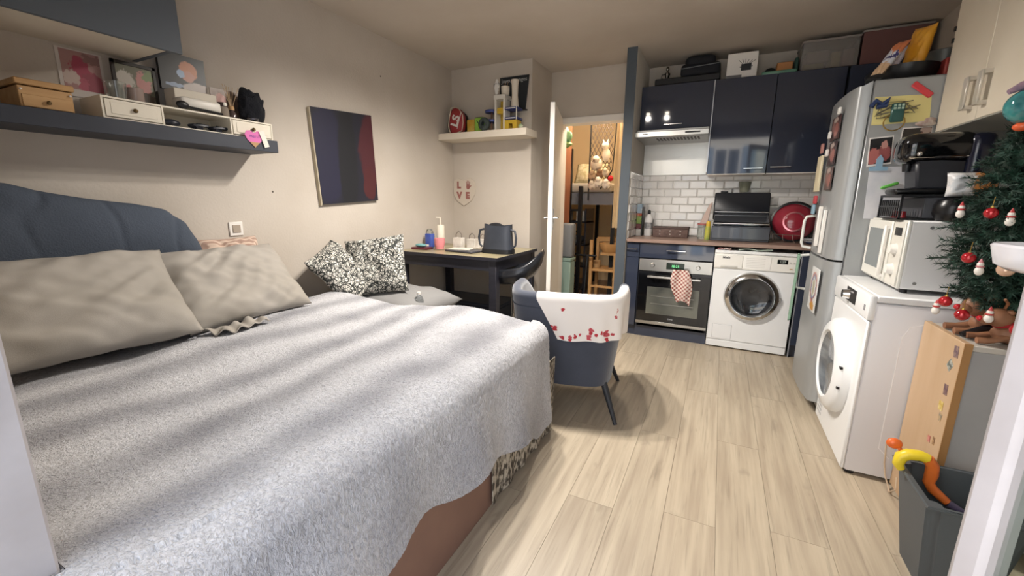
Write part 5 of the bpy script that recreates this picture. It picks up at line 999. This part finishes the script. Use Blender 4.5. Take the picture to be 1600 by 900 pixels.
bt = thing('blue_bottle', 'blue labelled bottle at the left of the table', 'bottle', (-2.44, 3.18, TTZ))
part('bottle_body', MB().box(-2.475, -2.4, 3.16, 3.215, TTZ, TTZ+.13, b=.008, sg=2), mat('blue_label', '3a4fa0', .4, c2='5468b4', vs=12), bt, 60); part('shoulder', MB().prism([(-2.475, TTZ+.13), (-2.4, TTZ+.13), (-2.42, TTZ+.17), (-2.455, TTZ+.17)], 'y', 3.165, 3.21, .004), mat('jar_glass'), bt); part('white_band', bx(-2.47, -2.43, 3.158, 3.16, TTZ+.01, TTZ+.03), WHITE, bt)
cn = thing('ivory_candle', 'tall ivory pump bottle behind the pink candle on the table', 'bottle', (-2.33, 3.2, TTZ))
part('bottle_body', MB().lathe([(0, 0), (.036, 0), (.036, .2), (.03, .212), (0, .213)], (-2.335, 3.22, TTZ), n=20), mat('ivory_pale', 'dcd4c4', .4), cn); part('nozzle', MB().cyl((-2.335, 3.22, TTZ+.21), (-2.335, 3.22, TTZ+.28), .007, n=8).cyl((-2.335, 3.22, TTZ+.278), (-2.37, 3.2, TTZ+.278), .006, n=8), mat('ivory_pale'), cn)
cc = thing('pink_candle', 'pink glass candle jar near the table front edge', 'candle', (-2.24, 3.08, TTZ))
part('jar', MB().lathe([(0, 0), (.035, 0), (.048, .05), (.05, .1), (.046, .1), (.042, .085), (0, .085)], (-2.255, 3.09, TTZ), n=24), mat('pink_wax', 'd98a8e', .25, coat=.3), cc, 60); part('saucer', MB().lathe([(0, 0), (.055, 0), (.06, .006), (0, .006)], (-2.255, 3.09, TTZ-.001), n=20), mat('tan_saucer', 'b09a86', .6), cc)
one('red_notebook', MB().obox(TR(-2.41, 3.03, TTZ+.009) @ RZ(5), .16, .1, .018, .002), mat('maroon_cover', '5e2730', .5), 'maroon notebook at the left front of the table', 'notebook')
one('turquoise_soap', MB().ball((-2.42, 3.03, TTZ+.034), (.06, .03, .016), 10), mat('turquoise', '6fa6a8', .4), 'turquoise folded cloth lying on the maroon notebook', 'cloth')
ob = thing('note_stand', 'small white paper boxes with wire loop handles on the table', 'boxes', (-2.07, 3.3, TTZ))
for (x, y_, s_) in ((-2.12, 3.2, 1.1), (-2.04, 3.3, .95), (-1.95, 3.34, .9), (-1.88, 3.42, 1.1)):
    pbx = part('paper_box', bx(x-.045, x+.045, y_-.03, y_+.03, TTZ, TTZ+.095*s_, b=.002), mat('paper_grey', 'bdb5ab', .7, c2='d4cec6', vs=18), ob)
    part('wire_loop', MB().tube([(x-.03, y_, TTZ+.09*s_), (x-.028, y_, TTZ+.125*s_), (x, y_, TTZ+.15*s_), (x+.028, y_, TTZ+.125*s_), (x+.03, y_, TTZ+.09*s_)], .004, 6), mat('wire_dark', '7a7069', .4, .6), pbx)
lp = thing('laptop', 'closed dark tablet lying on the table beside the handbag', 'tablet', (-1.97, 3.05, TTZ))
part('slab', MB().obox(TR(-1.97, 3.07, TTZ+.008) @ RZ(-8), .3, .2, .014, .004), mat('tablet_dark', '3a3a42', .3), lp); part('sleeve_edge', MB().obox(TR(-2.02, 3.08, TTZ+.019) @ RZ(14), .2, .15, .006, .002), mat('paper_cream'), lp)
hb_ = thing('handbag', 'dark grey bucket handbag with side rings on the table', 'handbag', (-1.66, 3.1, TTZ))
HBG = mat('slate_leather', '2f333b', .45, c2='383c45', vs=7, bump=.1, bs=90)
def bagfn(u, v):
    a = 6.283*u; rx = .14-.015*v-.005*math.sin(v*3.14); ry = .075-.02*v
    return Vector((-1.67+rx*math.copysign(abs(math.cos(a))**.65, math.cos(a)), 3.12+ry*math.copysign(abs(math.sin(a))**.7, math.sin(a)), TTZ+.012+.225*v+(.008*math.sin(a*2+1) if v > .9 else 0)))
part('bag_body', MB().grid(bagfn, 48, 14, cu=True), HBG, hb_, 60); part('bag_base', MB().grid(lambda u, v: (lambda p: Vector((-1.67+(p.x+1.67)*(1.03 if v > .01 else .0), 3.12+(p.y-3.12)*(1.04 if v > .01 else .0), TTZ+.045*max(0, v-.2))))(bagfn(u, 0)), 48, 6, cu=True), mat('black_leather', '1a1c20', .4), hb_, 60)
hb_.scale = (1, 1, 1)
part('bag_flap', MB().grid(lambda u, v: Vector((-1.765+.13*u, 3.075+.09*v, TTZ+.225+.028*math.sin(3.14*v)*math.sin(3.14*u)**.5+.006*u)), 12, 8), mat('black_leather'), hb_, 60)
for s_ in (-1, 1): part('side_handle', MB().tube([(-1.67+s_*.128, 3.1, TTZ+.2), (-1.67+s_*.165, 3.1, TTZ+.19), (-1.67+s_*.178, 3.1, TTZ+.13), (-1.67+s_*.17, 3.1, TTZ+.07), (-1.67+s_*.145, 3.1, TTZ+.05)], .009, 8), HBG, hb_, 60)
# bar stool
sl = thing('bar_stool', 'black faux-leather bar stool with chrome column at the table', 'stool', (-1.45, 3.1, 0))
BL = mat('black_leatherette', '1d1f24', .3, coat=.2)
def seatfn(u, v):
    a = 6.283*u; c, s_ = math.cos(a), math.sin(a); pr_ = [(0, 0), (.7, -.02), (.95, .0), (1.03, .055), (.97, .11), (.72, .09), (0, .078)]
    k = v*(len(pr_)-1); i = min(int(k), len(pr_)-2); f = k-i; r_ = pr_[i][0]*(1-f)+pr_[i+1][0]*f; z = pr_[i][1]*(1-f)+pr_[i+1][1]*f
    x = .21*r_*c; y_ = .21*r_*s_; lift = max(0, (x*.8+y_*.25)/.2); sp2 = z+.17*lift**2*r_
    return Vector((-1.47+x*1.05, 3.08+y_, .6+sp2+.03*(x/.2)))
part('seat_shell', MB().grid(seatfn, 44, 19, cu=True), BL, sl, 170)
part('under_plate', MB().lathe([(0, .575), (.1, .575), (.11, .6), (0, .605)], (-1.5, 3.08, 0), n=20), BLACK, sl)
part('column', MB().cyl((-1.5, 3.08, .02), (-1.5, 3.08, .58), .024, n=18), CHROME, sl); part('base', MB().lathe([(0, 0), (.19, 0), (.19, .008), (.05, .03), (0, .032)], (-1.5, 3.08, 0), n=32), CHROME, sl)
part('lever', MB().tube([(-1.47, 3.06, .58), (-1.43, 3.04, .56), (-1.42, 3.03, .5)], .007, 6), BLACK, sl); part('foot_ring', MB().tube([(-1.5+.13*math.cos(a*.3927), 3.08-.12+.13*math.sin(a*.3927), .26) for a in range(16)], .009, 8, True), CHROME, sl)
# ================================================================ ARMCHAIR
ac = thing('tub_armchair', 'slate blue tub armchair seen from behind at the foot of the bed', 'armchair', (-.775, 2.37, 0), rz=R(11), local=True)
VEL = mat('slate_velvet', '3f4554', .85, c2='383e4c', vs=6, sheen=.5, bump=.15, bs=200)
path = [(.335, .42), (.345, .25), (.345, .05), (.335, -.1), (.29, -.2), (.19, -.245), (0, -.258)]
path = path+[(-x, y_) for x, y_ in path[-2::-1]]
def pth(t_):
    k = t_*(len(path)-1); i = min(int(k), len(path)-2); f = k-i; P0 = path[max(0, i-1)]; P1 = path[i]; P2 = path[i+1]; P3 = path[min(len(path)-1, i+2)]
    cr = lambda a, b, c, d: .5*(2*b+(c-a)*f+(2*a-5*b+4*c-d)*f*f+(3*b-a-3*c+d)*f**3)
    return Vector((cr(P0[0], P1[0], P2[0], P3[0]), cr(P0[1], P1[1], P2[1], P3[1]), 0))
def htop(t_): a = abs(t_-.5)*2; return .735+.02*smooth(.3, .6, a)-.17*smooth(.68, 1, a)
def shell(u, v):
    p = pth(u); q = pth(min(1, u+.01))-pth(max(0, u-.01)); n_ = Vector((-q.y, q.x, 0)).normalized()
    if n_.dot(p-Vector((0, .15, 0))) < 0: n_ = -n_
    H_ = htop(u); th_ = .058
    if v < .45: k = v/.45; z = .2+(H_-.03-.2)*k; o = 0
    elif v < .6: a = (v-.45)/.15*math.pi; z = H_-.03+.03*math.sin(a); o = -th_/2+th_/2*math.cos(a)
    else: k = (v-.6)/.4; z = H_-.03-(H_-.03-.3)*k; o = -th_
    tp_ = .80+.2*min(1, (z-.2)/.5); p2 = Vector((p.x*tp_, p.y*(.9+.1*min(1, (z-.2)/.5)), 0))+n_*o
    return Vector((p2.x, p2.y, z))
part('back_shell', MB().grid(shell, 90, 44), VEL, ac, 170)
part('underside', MB().prism([(pth(i/24).x*.8, pth(i/24).y*.9) for i in range(25)], 'z', .2, .31), VEL, ac)
part('seat_cushion', MB().box(-.25, .25, -.2, .4, .3, .43, b=.04, sg=3), VEL, ac, 60)
for s_ in (-1, 1): part('arm_front', MB().add(MB().ball((0, 0, 0), (.032, .02, .13), 10), TR(s_*.285, .415, .42)), VEL, ac, 170)
part('piping', MB().tube([shell(i/60, .4)*1.0 for i in range(61)], .0045, 6), mat('slate_piping', '3d4351', .8), ac, 60)
CL = mat('charcoal_leg', '2a2d33', .5)
for (sx, sy) in ((1, -1), (-1, -1), (1, 1), (-1, 1)):
    a0 = Vector((sx*.235, -.15 if sy < 0 else .3, .205)); a1 = Vector((sx*.315, -.245 if sy < 0 else .37, 0)); part('leg', MB().cyl(a0, a1, .02, .011, 12), CL, ac)
# towel over the back
def towel(u, v):
    t_ = .2+.365*u-.09*max(0, v-.42)*u; L_ = .33*v
    p0 = shell(t_, .45); H_ = htop(t_); s_ = v
    n0 = shell(t_, .3)-shell(t_, .62); n0.z = 0; n0.normalize()
    if v < .25: b = shell(t_, .72-(.72-.6)*v/.25); off = -n0*.006
    elif v < .42: b = shell(t_, .6-.15*(v-.25)/.17); off = Vector((0, 0, .007))+n0*.004
    else: k = (v-.42)/.58; b = shell(t_, .45-.45*.43*k); off = n0*(.008+.022*k*(.5+.5*math.sin(u*23))+.006*k)
    p = b+off
    if v > .6: p.z -= .02*u*(v-.6)
    return p
tp2 = MB().sheet(towel, 60, 40, .004)
def towel_mat():
    B = [(.3, .62, .02, .03, 'b8343e'), (.86, .5, .02, .035, 'b84a50'), (.87, .62, .006, .06, 'c98a80')]
    rg = random.Random(5)
    for cx, cy, n_, sp_ in ((.2, .2, 7, .07), (.45, .07, 9, .16), (.62, .2, 5, .05), (.73, .2, 5, .045), (.8, .08, 4, .06)):
        for _ in range(n_): B.append((cx+rg.uniform(-sp_, sp_), cy+rg.uniform(-.06, .07), rg.uniform(.012, .03), rg.uniform(.018, .05), rg.choice(('b8343e', 'c4525c', 'b04048'))))
    return pic('holly_towel', 'efeae6', B, 'xz', r=.9, nz=.05, ns=20)
to = one('draped_towel', tp2, towel_mat(), 'white towel with red holly print draped over the armchair back', 'towel', sm=60, org=Vector((0, 0, 0)))
to.location = ac.location; to.rotation_euler = ac.rotation_euler
# ================================================================ NEXT ROOM
KW = mat('cream_room_wall', 'e3cda8', .9)
struct('floor_next_room', bx(-2.7, -.4, 4.26, 6.72, -.1, -.001), mat('next_room_floor', '8f7c72', .6, c2='a08d80', vs=6, st=(6, .6, 1)))
struct('wall_next_room_back', bx(-2.7, -.4, 6.6, 6.72, -.1, 2.5), KW)
struct('wall_next_room_left', bx(-2.82, -2.7, 4.36, 6.72, -.1, 2.5), KW)
struct('wall_next_room_right', bx(-.75, -.4, 4.62, 6.6, -.1, 2.5), KW)
struct('wall_next_room_front', bx(-2.7, -1.66, 4.361, 4.4, -.1, 2.5), KW)
struct('ceiling_next_room', bx(-2.82, -.4, 4.7, 6.72, 2.5, 2.6), CEIL)
kl = thing('pendant_lamp', 'warm ceiling lamp in the room beyond the door', 'lamp', (-1.25, 4.85, 2.5))
part('shade', MB().lathe([(0, 0), (.12, 0), (.14, -.05), (.1, -.09), (0, -.1)], (-1.25, 4.85, 2.499), n=24), mat('lamp_glass', 'fff0d6', .4, emit=3), kl, 60)
Kd = bpy.data.lights.new('lamp_light', 'POINT'); Kd.energy = KID_W; Kd.color = (1, .84, .64); Kd.shadow_soft_size = .1
ko = bpy.data.objects.new('lamp_light', Kd); COL.objects.link(ko); ko.parent = kl; ko.location = (0, 0, -.16)
wd = thing('wooden_wardrobe', 'reddish brown wooden wardrobe side just inside the doorway', 'wardrobe', (-1.75, 4.6, 0))
part('side_panel', bx(-1.70, -1.645, 4.42, 4.9, 0, 2.12, b=.003), mat('red_brown_wood', '8c5a40', .5, c2='7c4c34', vs=4, st=(6, 6, .7)), wd); part('wardrobe_body', bx(-2.2, -1.701, 4.44, 4.9, 0, 2.06), mat('red_brown_wood'), wd)
mk = thing('green_mask', 'green costume mask hanging on the wardrobe corner', 'mask', (-1.57, 4.5, 1.83))
part('mask_shell', MB().add(MB().ball((0, 0, 0), (.05, .075, .12), 14), TR(-1.585, 4.5, 1.93) @ RY(-12)), mat('mask_green', '2c6a48', .5, c2='4a8a5c', vs=9), mk, 170); part('snout', MB().ball((-1.535, 4.47, 1.92), (.035, .04, .05), 10), mat('mask_pale', '7fa87c', .5), mk, 170)
part('ruff', MB().lathe([(.03, 0), (.075, .03), (.06, .05)], (-1.58, 4.5, 1.81), n=16), mat('mask_lime', '8fae6a', .6), mk)
FE = mat('black_metal', '1c1d20', .4, .3)
lb_ = thing('loft_bed', 'black metal loft bed in the next room', 'loft bed', (-1.75, 5.4, 0))
for (x, y_, zt) in ((-1.70, 5.05, 1.86), (-1.56, 5.05, 1.42), (-2.5, 5.05, 1.86), (-1.70, 6.4, 1.86), (-2.5, 6.4, 1.86), (-1.18, 5.2, 1.36), (-1.18, 6.4, 1.36)): part('post', bx(x-.022, x+.022, y_-.022, y_+.022, 0, zt), FE, lb_)
part('deck', bx(-2.52, -1.15, 5.07, 6.42, 1.2, 1.34), mat('loft_grey', '6a6c74', .7), lb_)
for z in (1.55, 1.83): part('guard_rail', bx(-2.5, -1.7, 5.04, 5.06, z, z+.03), FE, lb_)
part('guard_bar', bx(-1.86, -1.845, 5.042, 5.058, 1.34, 1.83), FE, lb_)
for z in (.3, .58, .86, 1.12): part('ladder_rung', bx(-1.70, -1.56, 5.04, 5.06, z, z+.025), FE, lb_)
part('mattress', MB().box(-2.45, -1.2, 5.1, 6.38, 1.345, 1.46, b=.03, sg=2), mat('loft_sheet', 'b5aca0', .9), lb_, 60)
tyy = thing('red_plush', 'red and pale soft toy sitting on the loft bed', 'soft toy', (-1.78, 5.15, 1.46))
part('body', MB().ball((-1.79, 5.15, 1.53), (.05, .05, .07), 10), mat('plush_red', '8a3438', .9, c2='caa79a', vs=12), tyy, 170); part('head', MB().ball((-1.79, 5.14, 1.63), .045, 10), mat('plush_pink', 'c9a090', .9), tyy, 170)
for s_ in (-1, 1): part('arm', MB().ball((-1.79+s_*.055, 5.13, 1.55), (.022, .02, .045), 8), mat('plush_red'), tyy, 170)
one('patterned_pillow', MB().pillow(.4, .3, .12, TR(-1.5, 5.25, 1.57) @ RX(60), 2, 16, .008), mat('pattern_yellow', 'cfc4a4', .9, c2='a89a70', vs=25), 'pale yellow pillow on the loft bed', 'pillow', sm=170)
# toy net
nt_ = thing('toy_net', 'dark diamond mesh toy net hanging beside the loft bed', 'net', (-1.32, 4.98, 1.4))
mesh_ = MB(); x0, x1, z0, z1, cs = -1.44, -1.18, 1.4, 2.3, .043
k = -int((z1-z0)/cs)
while x0+k*cs < x1:
    for sg_ in (1, -1):
        pts = []
        for i in range(0, 24):
            z = z0+i*(z1-z0)/23; xx = (x0+k*cs+(z-z0)*.5) if sg_ > 0 else (x1-k*cs-(z-z0)*.5)
            if x0 <= xx <= x1: pts.append(Vector((xx, 4.98+.03*math.sin((xx-x0)*9), z)))
        if len(pts) > 1: mesh_.tube(pts, .0035, 4)
    k += 1
part('mesh', mesh_, mat('net_brown', '4a3c36', .8), nt_)['kind'] = 'stuff'
part('edge_pole', MB().cyl((-1.445, 4.98, 1.25), (-1.445, 4.98, 2.34), .009, n=8), FE, nt_); part('edge_cord', MB().tube([(-1.3, 4.98, 2.4), (-1.22, 4.99, 2.3), (-1.15, 4.98, 2.18), (-1.17, 4.97, 1.6), (-1.3, 4.97, 1.38)], .007, 6), FE, nt_)
PW = mat('plush_white', 'e6dccb', .95)
ct = thing('white_cat_plush', 'white cat soft toy at the top of the toy net', 'soft toy', (-1.24, 4.93, 1.68), 'soft toys in the net')
part('body', MB().ball((-1.24, 4.93, 1.76), (.045, .045, .075), 10), PW, ct, 170); part('head', MB().ball((-1.25, 4.91, 1.86), .04, 10), PW, ct, 170)
for s_ in (-1, 1): part('ear', MB().cyl((-1.25+s_*.02, 4.91, 1.885), (-1.25+s_*.028, 4.91, 1.93), .014, .002, 6), PW, ct)
bbm = [('large white round bear soft toy left of the white cat', -1.345, 4.92, 1.66, .072, 'ddd0bc'), ('white soft toy low in the middle of the net', -1.31, 4.91, 1.45, .055, 'e2d8c8'), ('tan soft toy at the left of the net pile', -1.39, 4.92, 1.53, .05, 'b59a7c'), ('brown soft toy in the middle of the net pile', -1.3, 4.92, 1.55, .045, '8a6a50'), ('white soft toy at the right bottom of the net', -1.22, 4.92, 1.43, .05, 'e4dccf'), ('small red ball toy at the right of the net', -1.175, 4.92, 1.5, .032, 'b8262c'), ('pale soft toy at the bottom left of the net', -1.385, 4.91, 1.42, .048, 'd6cab8'), ('cream soft toy right of the brown one', -1.235, 4.92, 1.56, .042, 'cdbfa8')]
for lb, x, y_, z, r_, c in bbm:
    t = thing('plush_toy', lb, 'soft toy', (x, y_, z-r_), 'soft toys in the net'); m_ = mat('plush_'+c, c, .95, c2='6d5a4c' if c not in ('b8262c',) else None, vs=18, lo=.55, hi=.7)
    part('body', MB().ball((x, y_, z), (r_, r_*.8, r_), 10), m_, t, 170)
    if r_ > .04: part('head', MB().ball((x, y_-r_*.5, z+r_*.7), r_*.6, 8), m_, t, 170)
cu = thing('beige_curtain', 'long beige curtain at the right of the doorway view', 'curtain', (-.96, 4.75, .3))
part('curtain_cloth', MB().sheet(lambda u, v: Vector((-1.09+.24*u, 4.75+.025*math.sin(u*22), 2.25-1.3*v)), 50, 12, .004), mat('curtain_beige', 'd3bd98', .9), cu, 60); part('curtain_rail', MB().cyl((-1.15, 4.75, 2.27), (-.76, 4.75, 2.27), .012, n=8), FE, cu)
for k, (x, z, w_) in enumerate(((-1.86, .99, .16), (-1.62, .99, .1))): 
    t = thing('white_storage_box', ('wide', 'narrow')[k]+' white box on the shelf under the loft bed', 'box', (x, 5.35, z)); part('box_body', bx(x-w_/2, x+w_/2, 5.25, 5.45, z, z+.13, b=.003), mat('toy_white'), t); part('label', bx(x-.02, x+.02, 5.248, 5.25, z+.05, z+.08), mat('print_grey'), t)
su = thing('shelf_unit', 'dark shelf unit under the loft bed', 'shelf', (-1.8, 5.4, 0))
for z in (.1, .4, .68, .97): part('shelf_board', bx(-2.3, -1.52, 5.2, 5.55, z, z+.02), mat('dark_wood'), su)
for x in (-2.3, -1.54): part('side_panel', bx(x, x+.02, 5.2, 5.55, 0, 1.15), mat('dark_wood'), su)
one('dark_pile', MB().add(MB().box(-1.8, -1.6, 5.25, 5.45, .7, .8, b=.03, sg=2)), mat('loft_grey'), 'grey folded bundle on the middle shelf under the loft bed', 'bundle', sm=60)
sc_ = thing('grey_suitcase', 'grey plastic suitcase standing on a green bin inside the doorway', 'suitcase', (-1.5, 4.48, .55))
part('case_shell', MB().box(-1.6, -1.44, 4.42, 4.56, .62, 1.0, b=.03, sg=3), mat('case_grey', '77797c', .5), sc_, 60); part('case_seam', MB().box(-1.602, -1.438, 4.485, 4.495, .63, .99), mat('case_dark', '4c4e52', .5), sc_)
gb_ = thing('green_bin', 'pale green storage bin under the grey suitcase', 'bin', (-1.52, 4.5, 0)); part('bin_body', bx(-1.6, -1.45, 4.41, 4.58, .01, .58, b=.012), mat('pale_green', '8ba39a', .5), gb_); part('bin_lid', bx(-1.605, -1.445, 4.405, 4.585, .582, .618, b=.008), mat('pale_green'), gb_)
kc = thing('wooden_chair', 'light wooden child chair with a bowl seat in the next room', 'chair', (-1.2, 5.1, 0))
LWD = mat('honey_wood', 'c9a06c', .5, c2='b98c58', vs=4)
for (x, y_) in ((-1.38, 5.0), (-1.08, 5.0), (-1.38, 5.3), (-1.08, 5.3)): part('leg', bx(x-.018, x+.018, y_-.018, y_+.018, 0, .78 if y_ > 5.1 or x < -1.2 else .62), LWD, kc)
part('seat', bx(-1.4, -1.06, 4.98, 5.32, .4, .43, b=.004), LWD, kc); part('back_rail', bx(-1.39, -1.07, 5.285, 5.305, .74, .8, b=.004), LWD, kc); part('stretcher', bx(-1.38, -1.08, 4.99, 5.01, .2, .225), LWD, kc)
one('wooden_bowl', MB().lathe([(0, 0), (.09, 0), (.135, .07), (.14, .11), (.13, .11), (.12, .07), (0, .012)], (-1.17, 5.1, .63), n=28), LWD, 'round honey coloured wooden tray on the child chair top', 'bowl', sm=50)
part('bowl_support', bx(-1.27, -1.07, 5.02, 5.2, .6, .63), LWD, kc)
one('wicker_pot', MB().lathe([(0, 0), (.04, 0), (.05, .09), (.045, .09), (.036, .006), (0, .006)], (-1.33, 5.1, .431), n=18), mat('wicker', 'b08d62', .8), 'small wicker pot on the child chair seat', 'pot')
sct = thing('kick_scooter', 'dark scooter standing at the foot of the loft bed', 'scooter', (-1.42, 4.75, 0))
part('stem', MB().cyl((-1.4, 4.8, .07), (-1.4, 4.9, .6), .014, n=8), FE, sct); part('handlebar', MB().cyl((-1.52, 4.9, .6), (-1.29, 4.9, .6), .012, n=8), FE, sct); part('deck', bx(-1.45, -1.36, 4.55, 4.85, .06, .085, b=.004), FE, sct)
for y_ in (4.53, 4.86): part('wheel', MB().lathe([(0, -.015), (.055, -.015), (.06, 0), (.055, .015), (0, .015)], (-1.405, y_, .06), (1, 0, 0), 20), mat('wheel_grey', '6d6862', .6), sct)
